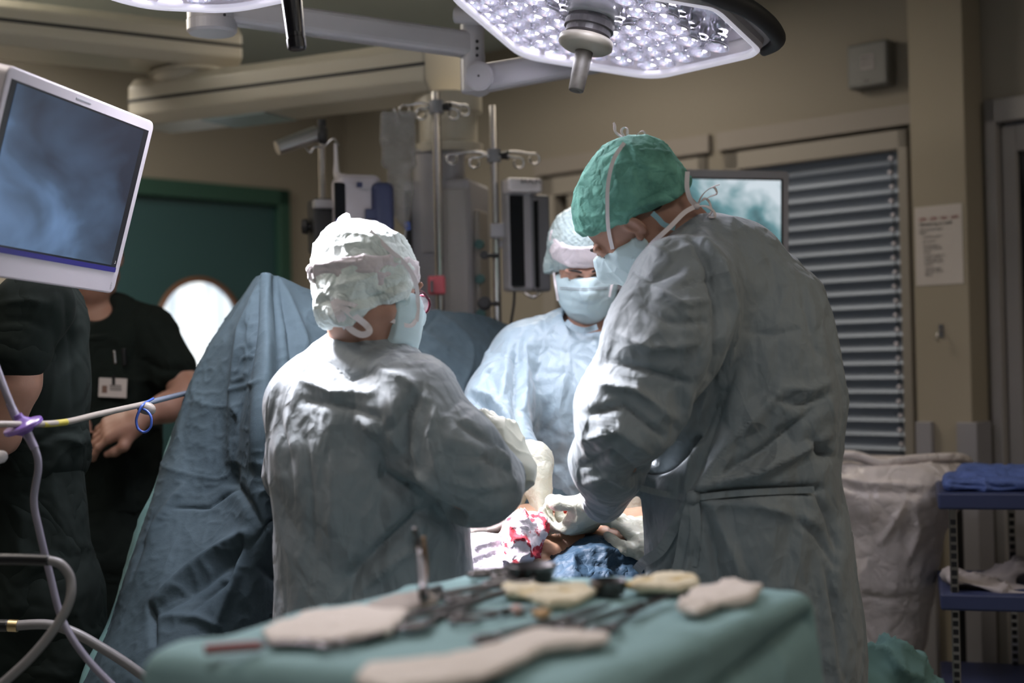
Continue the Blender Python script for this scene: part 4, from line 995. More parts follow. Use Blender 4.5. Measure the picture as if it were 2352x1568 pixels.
Cp3 = Shape(); Cp3.ell(hn.p(0, -.020, .036), (.087, .110, .091), hn.ax).ell(hn.p(0, -.072, -.045), (.056, .045, .062), hn.ax, k=.05); Cp3.ell(hn.p(.068, -.004, -.006), (.026, .036, .040), hn.ax, k=.03).ell(hn.p(-.068, -.004, -.006), (.026, .036, .040), hn.ax, k=.03); Cp3.plane(hn.p(0, .10, .022), hn.d(0, .66, -1), .006)
FN = [([(735, 690), (800, 700), (880, 650)], 9, -.006), ([(760, 660), (840, 640), (930, 590)], 8, .006), ([(780, 720), (860, 700), (940, 660)], 7, .006), ([(790, 700), (870, 680), (940, 640)], 6, -.007), ([(840, 560), (880, 600), (930, 620)], 6, -.005), ([(745, 700), (770, 740), (830, 755)], 7, .007), ([(780, 560), (775, 620), (765, 680)], 5, -.004)]
cp = finish(Cp3, 'surgical_cap', CAPW, nur, .0035, folds=FN, cr=[(18, .006, 21), (45, .003, 22)])
B3 = Shape(); B3.ell(hn.p(0, -.022, .034), (.092, .1165, .095), hn.ax); B3.plane(hn.p(0, .10, .030), hn.d(0, .36, -1), .004); B3.plane(hn.p(0, .10, .066), hn.d(0, -.20, 1), .004)
finish(B3, 'headband', mat('headband_white', (.66, .60, .63), .5), nur, .0035, cr=[(24, .006, 33, 2.)])
M3 = hn.mask_shape(); finish(M3, 'mask', MASKW, nur, .003, cr=[(30, .003, 24)])
hd = Shape(); hn.add(hd); hd.fn(Cp3.val, 'u'); hd.fn(M3.val, 'u'); hd.fn(B3.val, 'u')
ribbon('mask_tie', [hit(hd, 955, 735, .003), hit(hd, 942, 748, .003), hit(hd, 905, 738, .004), hit(hd, 860, 718, .005), hit(hd, 810, 700, .006), hit(hd, 765, 690, .006)], .008, TIE, nur)
ribbon('mask_tie', [hit(hd, 957, 738, .003), hit(hd, 960, 690, .004), hit(hd, 952, 640, .005), hit(hd, 925, 600, .006), hit(hd, 890, 570, .006), hit(hd, 850, 530, .006)], .008, TIE, nur)
def loopr(pts, par, w=.010, d=2.60): ribbon('bow_loop', [at(x, y, d + dd) for x, y, dd in pts], w, TIE, par, wdir=FW + UP * .2)
ribbon('bow_loop', [at(740, 655, 2.62), at(722, 648, 2.62), at(712, 632, 2.62), at(718, 616, 2.62), at(735, 618, 2.62), at(742, 640, 2.61)], .011, TIE, nur, wdir=FW + RX * .5)
ribbon('bow_loop', [hit(hd, 770, 690, .008), hit(hd, 800, 715, .012), hit(hd, 840, 745, .014), at(848, 762, 2.60), at(828, 768, 2.60), at(800, 750, 2.60), hit(hd, 785, 715, .010), hit(hd, 770, 690, .008)], .012, TIE, nur)
ribbon('bow_loop', [hit(hd, 765, 690, .008), hit(hd, 780, 730, .012), hit(hd, 805, 765, .014)], .012, TIE, nur)
Tf = Shape(); Tf.chain([at(800, 548, 2.72), at(788, 528, 2.72), at(790, 508, 2.72), at(797, 497, 2.72)], [.020, .015, .010, .007], k=.01)
finish(Tf, 'cap_tuft', CAPW, nur, .0035)
# glasses
gl = MB().ring([at(972 + 15 * math.cos(a), 699 + 21 * math.sin(a), 2.79 - .015 * math.cos(a)) for a in np.linspace(0, 2 * math.pi, 20, endpoint=False)], .0028, 8, closed=True).build('glasses', mat('glasses_red', (.10, .01, .025), .3), nur, smooth=True)
tube('temple_arm', [at(985, 688, 2.78), at(970, 670, 2.76), hit(hd, 955, 672, .004)], .0028, mat('glasses_red', (.1, .01, .025)), gl, n=8)
vs = [at(972, 699, 2.792)] + [at(972 + 14 * math.cos(a), 699 + 20 * math.sin(a), 2.79) for a in np.linspace(0, 2 * math.pi, 20, endpoint=False)]
put('lens', vs, [(0, i + 1, (i + 1) % 20 + 1) for i in range(20)], CLEAR, gl, solid=.0015)
h5 = hand(at(1190, 1070, 2.70), cdir(-.30, .80, -.25), cdir(-.75, -.2, -.4), (1.6, 1.8, 1.9, 2.0), 1, 1.02, thumb=1., fore=at(1174, 1096, 2.70))
finish(h5, 'glove', mat('glove_plain', (.50, .50, .42), .42), nur, .003, cr=[(38, .004, 8)])  # same base colour as the other gloves, without their bump
h6 = hand(at(1078, 1208, 2.99), cdir(.95, .12, -.12), cdir(.05, -.9, .3), (.6, .7, .8, .9), 1, 1.08, thumb=.5, fore=at(1030, 1212, 3.0))
finish(h6, 'glove', GLOVE, nur, .003, cr=[(38, .003, 2)])

# ---------------- two staff in dark scrubs
h7 = Head(at(110, 520, 3.16), cdir(.8, -.2, -.4), cdir(0, 1, 0))
def s1(S, k, top=True):
    fl = (RX, .85)
    S.chain([at(85, 1030, 3.15), at(84, 900, 3.15), at(82, 760, 3.15)], [.108 * k, .105 * k, .110 * k], k=.06)
    S.cap(at(92, 700, 3.02), at(95, 700, 3.30), .075 * k, .075 * k, k=.05)
S = Shape(); s1(S, .8); h7.add(S); S.cap(h7.p(0, -.03, -.05), at(95, 690, 3.17), .055, .065)
S.chain([at(60, 720, 3.0), at(40, 880, 2.98), at(0, 1000, 3.0), at(-120, 960, 3.0)], [.052, .046, .04, .032], k=.02)
hS = hand(at(-130, 955, 3.0), cdir(-1, 0, 0), cdir(0, -1, 0), (.6, .6, .7, .8), 1)
S.ops += [('u', hS.val, .02)]; S._ext(at(-130, 955, 3), .2)
S.chain([at(100, 720, 3.30), at(130, 880, 3.33), at(150, 960, 3.2)], [.05, .045, .035], k=.02)
legs(S, V([*at(80, 1150, 3.15)[:2], .85]), .06, nrm(V([1, .3, 0])))
p4 = finish(S, 'person', SKIN, None, .009); props(p4, 'staff member in dark green scrubs cut off by the frame edge, bare upper arm', 'person', 'staff in dark green scrubs')
G = Shape(); s1(G, 1.0); G.chain([at(60, 715, 2.99), at(45, 800, 2.97)], [.074, .066], k=.03); G.chain([at(100, 715, 3.30), at(125, 800, 3.32)], [.07, .066], k=.03)
G.cap(at(85, 1030, 3.15), at(88, 1045, 3.15), .108, .100, k=.03)
F = [([(0, 700), (60, 690), (110, 700)], 8, .010), ([(0, 740), (60, 735), (100, 750)], 8, -.010), ([(150, 680), (165, 800), (170, 950)], 10, -.008), ([(120, 1000), (170, 1010), (190, 1030)], 8, .010), ([(60, 1020), (120, 1000), (180, 990)], 8, -.008)]
finish(G, 'scrub_top', SCRUB, p4, .007, folds=F, cr=[(8, .010, 41)])
G = Shape(); b_ = V([*at(82, 1150, 3.15)[:2], .85]); G.cap(at(85, 1030, 3.15), b_, .10, .12, k=.04)
for q in (-1, 1): G.cap(b_ + RX * .05 * q, V([b_[0] + .07 * q, b_[1] - .02 * q, .13]), .10, .07, k=.03)
finish(G, 'trousers', SCRUB, p4, .008, cr=[(8, .010, 42)])
Ch = Shape(); Ch.ell(h7.p(0, -.02, .045), (.088, .11, .095), h7.ax); Ch.plane(h7.p(0, .1, .02), h7.d(0, -.3, -1), .004); finish(Ch, 'surgical_cap', CAPG, p4, .005)

h8 = Head(at(212, 590, 3.94), cdir(.1, -.25, .9), cdir(0, 1, .2))
def s2(S, k):
    fl = (FW, .72)
    S.chain([at(262, 1170, 3.95), at(260, 1000, 3.95), at(256, 850, 3.95), at(240, 770, 3.96)], [.125 * k, .118 * k, .125 * k, .12 * k], k=.06, flat=fl)
    S.cap(at(160, 745, 3.97), at(335, 765, 3.93), .066 * k, .066 * k, k=.05)
S = Shape(); s2(S, .8); h8.add(S); S.cap(h8.p(0, -.02, -.05), at(212, 740, 3.97), .055, .06, k=.03)
S.chain([at(345, 775, 3.93), at(405, 860, 3.90), at(436, 905, 3.86), at(385, 935, 3.80), at(318, 958, 3.76)], [.050, .046, .043, .038, .028], k=.02)
hS = hand(at(318, 960, 3.76), cdir(-.85, -.35, .1), cdir(.2, -.6, -.6), (1.0, 1.1, 1.2, 1.3), 1, 1.05)
S.ops += [('u', hS.val, .015)]
S.chain([at(150, 780, 3.97), at(120, 900, 3.9), at(180, 980, 3.8)], [.05, .045, .035], k=.02)
legs(S, V([*at(262, 1250, 3.96)[:2], .80]), .05, nrm(V([0, -1, 0])))
p5 = finish(S, 'person', SKIN, None, .009, (at(318, 960, 3.76) - .12, at(318, 960, 3.76) + .12, .004)); props(p5, 'staff member in dark green scrubs with a white name badge on the chest', 'person', 'staff in dark green scrubs')
G = Shape(); s2(G, 1.0); G.chain([at(345, 770, 3.93), at(398, 845, 3.90)], [.072, .066], k=.03); G.chain([at(150, 775, 3.97), at(128, 860, 3.93)], [.07, .066], k=.03)
G.ell(at(210, 690, 3.86), (.060, .07, .055), k=.01, op='s'); G.plane(at(262, 1172, 3.95), -Z, .004)
F = [([(345, 740), (380, 800), (400, 870)], 8, .008), ([(300, 700), (310, 800), (300, 900)], 9, -.008), ([(230, 930), (240, 1020), (235, 1150)], 9, -.008), ([(290, 930), (285, 1050), (290, 1150)], 9, .008), ([(330, 830), (370, 850), (420, 850)], 8, -.01)]
finish(G, 'scrub_top', SCRUB, p5, .007, folds=F, cr=[(8, .012, 51)])
G2 = Shape(); b_ = V([*at(262, 1240, 3.96)[:2], .85]); G2.cap(at(262, 1150, 3.95), b_, .118, .125, k=.04, flat=(FW, .75))
for q in (-1, 1): G2.cap(b_ + RX * .055 * q, V([b_[0] + .085 * q, b_[1], .13]), .095, .07, k=.03)
finish(G2, 'trousers', SCRUB, p5, .008, cr=[(8, .010, 52)])
Ch = Shape(); Ch.ell(h8.p(0, -.02, .045), (.088, .11, .095), h8.ax); Ch.plane(h8.p(0, .1, .02), h8.d(0, -.3, -1), .004); finish(Ch, 'surgical_cap', CAPG, p5, .005)
q = hit(G, 260, 890, .004); bx_ = nrm(RX + UP * -.04); bd = MB().box(q - FW * .004, (.038, .0008, .026), [bx_, FW, np.cross(bx_, FW)]).build('name_badge', PAPER, p5)
MB().box(q - FW * .0055 - RX * .022 - Z * .004, (.007, .0004, .010), [bx_, FW, np.cross(bx_, FW)]).build('badge_photo', mat('badge_photo', (.2, .12, .09), .8), bd)
for i in range(3): MB().box(q - FW * .0055 + RX * .008 + Z * (.006 - i * .006), (.016, .0004, .0012), [bx_, FW, np.cross(bx_, FW)]).build('badge_line', mat('ink_grey', (.2, .2, .2)), bd)
MB().box(hit(G, 262, 873, .005) - FW * .004, (.004, .002, .012)).build('badge_clip', DARK, bd)
tube('pen', [hit(G, 262, 805, .008), hit(G, 265, 835, .008)], .004, CHROME, p5); tube('pen', [hit(G, 284, 800, .008), hit(G, 286, 840, .008)], .005, DARK, p5)
# ------------------------------------------------------------------ theatre lamps
def lens_glow(name, c, s):
    return mat(name, (.8, .8, .85), .3, emit=(c, s))
LED_GLINT = lens_glow('led_and_glint', (.97, .94, 1.0), 16.0)
CUP = mat('reflector_silver', (.72, .71, .78), .12, 1.0)
RIM = mat('lamp_rim', (.62, .60, .66), .25, emit=((.8, .78, .9), .45))
GL = mat('lamp_cover', (.8, .8, .9), .05, alpha=.12, spec=.6)
def lamp_head(root, O, n, x, hexa, handle=True, rr=.28):
    n = nrm(n); x = nrm(V(x) - n * np.dot(x, n)); y = np.cross(n, x); O = V(O)
    P = lambda a, b, c=0: O + x * a + y * b + n * c
    # rounded outline
    out = []
    m = len(hexa)
    for i in range(m):
        p0, p1, p2 = V(hexa[i - 1]), V(hexa[i]), V(hexa[(i + 1) % m]); r = rr
        a = p1 + (p0 - p1) * r; b = p1 + (p2 - p1) * r
        for k in range(7):
            t = k / 6; out.append((1 - t) ** 2 * a + 2 * t * (1 - t) * p1 + t * t * b)
    # edges bulge slightly
    out = [tuple(p) for p in out]; N_ = len(out)
    def loop(s, c): return [P(a * s, b * s, c) for a, b in out]
    prof = [(.90, -.075), (.975, -.062), (1.0, -.038), (1.0, -.012), (.985, 0.0), (.965, .002), (.955, -.006)]
    vs = []; 
    for s, c in prof: vs += loop(s, c)
    fs = [(i * N_ + k, i * N_ + (k + 1) % N_, (i + 1) * N_ + (k + 1) % N_, (i + 1) * N_ + k) for i in range(len(prof) - 1) for k in range(N_)]
    fs.append(tuple(range(N_))[::-1])
    put('lamp_housing', vs, fs, WHITE, root, smooth=False)
    vs = loop(.985, .0005) + loop(.955, -.004); put('lamp_rim', [*loop(.99, .0), *loop(.978, .006), *loop(.952, .002), *loop(.95, -.01)], [(j * N_ + k, j * N_ + (k + 1) % N_, (j + 1) * N_ + (k + 1) % N_, (j + 1) * N_ + k) for j in range(3) for k in range(N_)], RIM, root, smooth=True)
    bk = put('reflector_plate', loop(.955, -.045), [tuple(range(N_))], CUP, root)
    put('clear_cover', loop(.955, -.003), [tuple(range(N_))], GL, root, solid=.002)
    def inside(a, b, s):
        c = 1; 
        for i in range(N_):
            (x0, y0), (x1, y1) = out[i], out[(i + 1) % N_]
            if (x1 - x0) * s * (b - y0 * s) - (y1 - y0) * s * (a - x0 * s) < 0: c = 0; break
        return c
    cups = MB(); leds_glints = MB(); rnd = random.Random(4); st = .064
    for i in range(-8, 9):
        for j in range(-8, 9):
            a = (i + .5 * (j % 2)) * st; b = j * st * .866
            if not inside(a, b, .955) or math.hypot(a, b) < .07: continue
            cups.lathe(P(a, b, -.044), n, [(0, .008), (.006, .017), (.020, .026), (.034, .029), (.034, .0275), (.02, .024), (.006, .014), (.001, .006)], 14)
            leds_glints.lathe(P(a + rnd.uniform(-.004, .004), b, -.040), n, [(0, .0155), (.008, .0145), (.014, .007), (.014, .0005)], 10)
            for q in range(5):
                an = rnd.uniform(0, 6.28); rr = rnd.uniform(.016, .024); leds_glints.lathe(P(a + rr * math.cos(an), b + rr * math.sin(an), -.024), n, [(0, .0038), (.003, .0034), (.004, .0005)], 6)  # tiny glowing sparkles added as painted glints inside each cup
    cups.build('reflector_cups', CUP, root, smooth=True); leds_glints.build('leds_and_glints', LED_GLINT, root, smooth=True)
    if handle:
        MB().lathe(P(0, 0, -.03), n, [(0, .062), (.030, .064), (.034, .060)], 40).build('hub_ring', CLEAR, root, smooth=True)
        MB().lathe(P(0, 0, -.02), n, [(0, .050), (.03, .052), (.034, .055), (.048, .055), (.05, .05), (.062, .05), (.066, .047)], 40).build('hub', mat('hub_dark', (.06, .055, .06), .3), root)
        MB().lathe(P(0, 0, .050), n, [(0, .048), (.002, .060), (.016, .060), (.022, .052), (.030, .022)], 48).build('handle_disc', mat('handle_ivory', (.24, .22, .185), .4), root, smooth=True)
        MB().lathe(P(0, 0, .072), n, [(0, .020), (.05, .0185), (.095, .0168), (.098, .015), (.098, .0075), (.09, .007)], 32).build('handle_grip', mat('handle_grip', (.065, .06, .05), .55, var=(60, (.035, .03, .025), .2)), root, smooth=True)
    return P
n1 = cdir(-.20, -.96, .12); x1 = cdir(.971, -.20, 0)
lm = empty('surgical_lamp', V([*at(490, 40, 3.3)[:2], 2.3]), 'lit polygonal surgical lamp above the team with an ivory handle and black side grip', 'surgical lamp')
O1 = at(1358, 40, 3.12); x1 = nrm(x1 - n1 * np.dot(x1, n1)); y1 = np.cross(n1, x1)
def pl(px, py, c=0.):
    r = at(px, py, 1.) - CAM; o = O1 + n1 * c; p = CAM + r * (np.dot(o - CAM, n1) / np.dot(r, n1)); return ((p - O1) @ x1, (p - O1) @ y1)
hexa = [pl(1022, -14), pl(1195, 132), pl(1505, 182), pl(1762, 124), pl(1650, 18), pl(1480, -10), (.0, .30), (-.26, .22)]
P_ = lamp_head(lm, O1, n1, x1, hexa, rr=.16)
G_ = lambda px, py, c=-.02: P_(*pl(px, py, c), c)
tube('side_grip', [G_(1600, -30), G_(1650, -8), G_(1715, 18), G_(1762, 52), G_(1786, 84), G_(1780, 103), G_(1754, 119)], .0175, RUBBER, lm, n=16, radii=[.021, .021, .0205, .0195, .0175, .014, .010])
gs = MB(); 
poly = [pl(1640, 15, -.03), pl(1700, 12, -.03), pl(1745, 45, -.03), pl(1775, 95, -.03), pl(1745, 122, -.03), pl(1700, 80, -.03)]
gs.prism(poly, O1, [x1, y1, n1], -.045, -.025); gs.build('grip_plate', GREYW, lm, bevel=.004)
# spring arm of this lamp
sp = at(487, 50, 3.3)
MB().lathe(at(487, 78, 3.3), -UP * .0 + Z, [(0, .052), (.006, .058), (.03, .058), (.032, .0565), (.30, .0565)], 40).build('spindle', GREYW, lm, smooth=False)
spc = V([*at(487, 78, 3.3)[:2], 0])
MB().cyl(spc + Z * 2.3, spc + Z * HC, .05, n=32).build('ceiling_tube', GREYW, lm)
MB().cyl(at(516, 34, 3.242), at(516, 34, 3.25), .0035, n=10).build('screw', DARK, lm)
A1, A2 = at(500, 22, 3.3), at(1085, 104, 3.5)
MB().bar(A1, A2, .055, .062).build('spring_arm', GREYW, lm, bevel=.014, seg=3)
MB().lathe(at(1084, 55, 3.5), -Z, [(0, .028), (.004, .03), (.075, .03), (.078, .031), (.165, .031), (.17, .028)], 32).build('arm_knuckle', GREYW, lm)
for yy in (95, 111, 127): MB().cyl(at(1096, yy, 3.468), at(1096, yy, 3.474), .0042, n=12).build('screw', DARK, lm)
hb = at(1100, 182, 3.50)
MB().lathe(hb - FW * .045, FW, [(0, .030), (.003, .036), (.09, .036), (.093, .03)], 40).build('arm_hub', GREYW, lm)
MB().cyl(hb - FW * .047, hb - FW * .046, .003, n=10).build('screw', DARK, lm)
yk = P_(.0, .10, -.09)
MB().bar(hb, at(1400, 130, 3.52), .05, .068).build('lower_arm', GREYW, lm, bevel=.014, seg=3)
tube('yoke', [at(1390, 135, 3.52), at(1420, 60, 3.55), P_(.0, .18, -.12), P_(0, .05, -.09), P_(0, 0, -.07)], .026, GREYW, lm, n=20)
MB().cyl(at(1048, 34, 3.45), at(1180, 42, 3.4), .021, n=28).build('handle_tube', GREYW, lm)
# second lamp, mostly above the frame
n2 = nrm(cdir(.10, -.99, .06)); x2 = cdir(.99, .06, 0)
lm2 = empty('surgical_lamp', V([*LAMP2[:2], 2.2]), 'second lit surgical lamp, only its rim and black grip showing over the bright cap', 'surgical lamp')
O2 = at(425, -92, 2.75)
h2x = [(-.30, .03), (-.16, -.26), (.02, -.355), (.25, -.28), (.34, .0), (.22, .27), (-.12, .28)]
P2_ = lamp_head(lm2, O2, n2, x2, h2x, handle=False)
g0, g1 = at(667, -30, 2.6), at(683, 112, 2.6)
dg = nrm(g1 - g0)
MB().lathe(g0 - dg * .05, dg, [(0, .0195), (.05, .019), (.135, .0165), (.142, .0165), (.1425, .0155), (.145, .0155), (.1455, .0175), (.163, .0175), (.166, .0145)], 28).build('side_grip', mat('grip_gloss_black', (.008, .007, .010), .18), lm2, smooth=False)
tube('grip_bracket', [g0 - dg * .05, g0 - dg * .09 - RX * .03, P2_(.25, -.1, -.04)], .014, GREYW, lm2)
tube('suspension_arm', [P2_(0, 0, -.06), P2_(0, .02, -.16), P2_(-.05, .3, -.2), V([*P2_(-.05, .4, 0)[:2], HC])], .028, GREYW, lm2)

# ------------------------------------------------------------------ operating table and patient
tb = empty('operating_table', V([-.02, 3.12, 0]), 'operating table under the draped patient', 'operating table')
axb = nrm(V([1, -.10, 0])); axc = nrm(V([.10, 1, 0])); AXB = [axb, axc, Z]; tbc = V([-.06, 3.15, 0])
MB().box(tbc + Z * .79, (.60, .25, .025), AXB).build('table_top', GREYP, tb, bevel=.008)
MB().box(tbc + Z * .84, (.595, .245, .03), AXB).build('mattress', RUBBER, tb, bevel=.015)
MB().box(tbc + Z * .42, (.16, .13, .36), AXB).build('column', GREYW, tb, bevel=.02)
MB().box(tbc + Z * .04, (.5, .24, .04), AXB).build('base', GREYW, tb, bevel=.02)
S = Shape(); TB = lambda a, b, z: tbc + axb * a + axc * b + Z * z
hp = Head(TB(-.47, .0, .985), nrm(V([.05, 0, 1])), nrm(V([-1, .1, 0.05])), 1.0)
bell = at(1268, 1225, 3.13)
S.chain([TB(-.24, 0, .945), TB(-.08, 0, .935), TB(.14, 0, .920), TB(.28, 0, .915)], [.15, .15, .140, .13], k=.06, flat=(Z, .62))
S.ell(bell + V([0, .02, -.120]), (.20, .17, .155), k=.06)
hp.add(S); S.cap(TB(-.42, 0, .955), TB(-.26, 0, .965), .055, .065, k=.03)
for q in (-1, 1):
    S.cap(TB(-.22, .14 * q, .96), TB(-.02, .19 * q, .915), .045, .038, k=.03); S.cap(TB(-.02, .19 * q, .915), TB(.18, .19 * q, .905), .036, .026, k=.02)
    hh = hand(TB(.18, .19 * q, .90), axb, -Z, (.5, .5, .5, .5), q, 1.0); S.ops.append(('u', hh.val, .01)); S._ext(TB(.26, .19 * q, .9), .1)
    S.cap(TB(.28, .09 * q, .925), TB(.56, .13 * q, .97), .080, .058, k=.03); S.cap(TB(.56, .13 * q, .99), TB(.62, .13 * q, .60), .056, .038, k=.03)
    S.ell(TB(.655, .13 * q, .56), (.09, .042, .035), k=.02)
pat = finish(S, 'person', SKINP, None, .008, rel=2, cr=[(9, .004, 61)])
props(pat, 'patient lying under drapes with only the bare flank and belly uncovered', 'person')
SP = S
# wound beside the surgeon's glove
WND = mat('wound_red', (.42, .05, .04), .25, bump=[(90, .5, 'noise')]); PINK = mat('wound_edge', (.70, .33, .28), .35)
wv = hit(SP, 1287, 1172, .001)
w_o = Shape(); w_o.ell(wv + RX * .002, (.026, .018, .011), k=.01).ell(wv + RX * .012 + Z * .004, (.014, .012, .010), k=.01); w_o.ell(wv + RX * .004 - FW * .010 + Z * .002, (.010, .008, .009), k=.006, op='s')
finish(w_o, 'wound_edge', PINK, pat, .002, cr=[(90, .003, 62)])
w_i = Shape(); w_i.ell(wv + RX * .004 - FW * .004, (.013, .011, .010)); finish(w_i, 'wound', WND, pat, .002, cr=[(120, .003, 63)])
hc_ = Shape(); hc_.ell(hp.p(0, -.02, .045), (.088, .11, .095), hp.ax); hc_.plane(hp.p(0, .1, .02), hp.d(0, .4, -1), .004); finish(hc_, 'surgical_cap', CAPW, pat, .006)

def cloth(name, m, label, cat, shp, res=.006, cr=None, folds=None, rel=2, group=None, parent=None, amp=1.):
    o = finish(shp, name, m, parent, res, folds=folds, cr=cr, rel=rel, amp=amp)
    if label: props(o, label, cat, group)
    return o
# navy sheet along the near flank
S = Shape(); S.chain([at(1190, 1430, 2.86), at(1300, 1372, 2.90), at(1395, 1340, 2.96), at(1450, 1366, 3.00), at(1560, 1400, 3.05)], [.070, .076, .088, .078, .07], k=.05)
S.chain([at(1190, 1500, 2.84), at(1400, 1470, 2.92), at(1560, 1500, 3.02)], [.08, .09, .08], k=.06)
cloth('drape', NAVY, 'navy blue drape tucked along the near flank of the patient', 'drape', S, .006, cr=[(14, .014, 71), (30, .006, 72)], folds=[([(1330, 1290), (1400, 1300), (1450, 1290)], 5, -.008), ([(1310, 1275), (1380, 1260), (1430, 1265)], 5, .006)])
# blue drapes over legs and chest
S = Shape(); S.chain([TB(.47, .02, .93), TB(.54, .02, .93), TB(.62, .02, .93)], [.15, .15, .12], k=.06, flat=(Z, .7)); S.rbox(TB(.53, .04, .66), (.12, .215, .28), .06, AXB, k=.06)
cloth('drape', DRAPE, 'blue drape over the bent knees of the patient behind the tall surgeon', 'drape', S, .010, cr=[(7, .012, 73)])
S = Shape(); S.chain([TB(-.50, 0, .98), TB(-.30, 0, .985), TB(-.16, -.02, .965)], [.15, .19, .17], k=.06, flat=(Z, .75)); S.rbox(TB(-.36, .02, .68), (.24, .235, .28), .06, AXB, k=.06)
cloth('drape', DRAPE, 'blue drape over the chest of the patient in front of the tented drape', 'drape', S, .010, cr=[(7, .012, 74)])
# white towel and bloodied swab
S = Shape(); S.chain([at(1060, 1292, 2.93), at(1115, 1285, 2.93), at(1165, 1280, 2.95)], [.050, .048, .03], k=.05); S.ell(at(1140, 1340, 2.90), (.12, .05, .05), k=.04)
TOW = mat('towel_white', (.74, .68, .76), .85, bump=[(30, .2, 'crease'), (700, .3, 'noise')])
cloth('towel', TOW, 'white towel lying over the flank of the patient below the swab', 'towel', S, .005, cr=[(16, .012, 75)], folds=[([(1070, 1260), (1130, 1245), (1175, 1235)], 5, .006), ([(1090, 1290), (1140, 1270), (1180, 1290)], 5, -.006)])
BLD = mat('swab_bloodied', (.74, .66, .72), .8, bump=[(40, .3, 'crease')], var=(33, (.45, .03, .05), .03))
r_ = [n for n in BLD.node_tree.nodes if n.type == 'VALTORGB'][0]; r_.color_ramp.elements[0].position = .44; r_.color_ramp.elements[1].position = .50
S = Shape(); S.chain([at(1186, 1270, 2.90), at(1196, 1228, 2.92), at(1208, 1202, 2.94)], [.040, .038, .024], k=.03).cap(at(1212, 1240, 2.93), at(1240, 1190, 2.95), .026, .012, k=.03)
cloth('swab', BLD, 'crumpled white gauze swab with red blood stains on the belly', 'swab', S, .0035, cr=[(26, .014, 76), (55, .005, 77)])
BLD2 = mat('gauze_red', (.5, .03, .06), .5, bump=[(60, .4, 'crease')])
S = Shape(); S.chain([at(1150, 1192, 2.99), at(1165, 1188, 2.99), at(1180, 1182, 3.0)], [.010, .013, .008], k=.01)
cloth('swab', BLD2, 'small red soaked swab held in the tips of the fingers', 'swab', S, .0025, cr=[(60, .006, 78)])
# instruments in use
fo = empty('forceps', at(1165, 1180, 2.98), 'slim dark forceps in the hand beside the red swab', 'forceps')
tube('blade', [at(1132, 1192, 2.96), at(1150, 1184, 2.985), at(1178, 1168, 2.98)], .0022, STEEL, fo, n=8); tube('blade', [at(1132, 1192, 2.96), at(1156, 1196, 2.985), at(1184, 1192, 2.98)], .0022, STEEL, fo, n=8)
nh = empty('needle_holder', at(1165, 990, 2.83), 'dark instrument tip sticking out of the raised gloved fist', 'instrument')
MB().cyl(at(1172, 1010, 2.76), at(1164, 962, 2.76), .0035, .002, n=10).build('jaw', STEEL, nh); tube('shank', [at(1172, 1008, 2.76), at(1178, 1030, 2.74)], .0035, STEEL, nh)
for i, (dx) in enumerate((0, 7)):  # two strands
    c_ = tube('cable', [at(1410 + dx, 1176, 3.10), at(1440 + dx, 1215, 3.07), at(1466 + dx, 1248, 3.06), at(1500 + dx, 1275, 3.1), at(1540, 1420, 3.10)], .003, RUBBER)
    props(c_, ('thin dark cable beside the tall surgeon, the strand nearer the bare skin', 'thin dark cable beside the tall surgeon, the strand nearer his hanging ties')[i], 'cable', 'cables of the operating field')
# ------------------------------------------------------------------ tented blue anaesthesia drape
def sheet(name, rows, m, nu=14, nv=14, fold=None, parent=None, label=None, cat=None, thick=.003, cr=None):
    R_, C_ = len(rows), len(rows[0])
    G_ = np.array([[at(*p) for p in r] for r in rows])
    A = np.array([spline(list(G_[i]), nu) for i in range(R_)]); B = np.array([spline(list(A[:, j]), nv) for j in range(A.shape[1])]).transpose(1, 0, 2)
    h, w = B.shape[:2]; v = B.reshape(-1, 3)
    q = np.array([(i * w + j, i * w + j + 1, (i + 1) * w + j + 1, (i + 1) * w + j) for i in range(h - 1) for j in range(w - 1)])
    n = normals(v, q); s_ = np.sign(((CAM - v) * n).sum(1).mean()); 
    if s_ < 0: q = q[:, ::-1]; n = -n
    if cr:
        for sc, am, sd in cr: v = v + n * (((crumple(v, sc, sd) - .35) * am)[:, None])
    if fold: v = strokes(v, n, fold)
    o = put(name, v, q, m, parent, smooth=True, solid=thick)
    if label: props(o, label, cat)
    return o
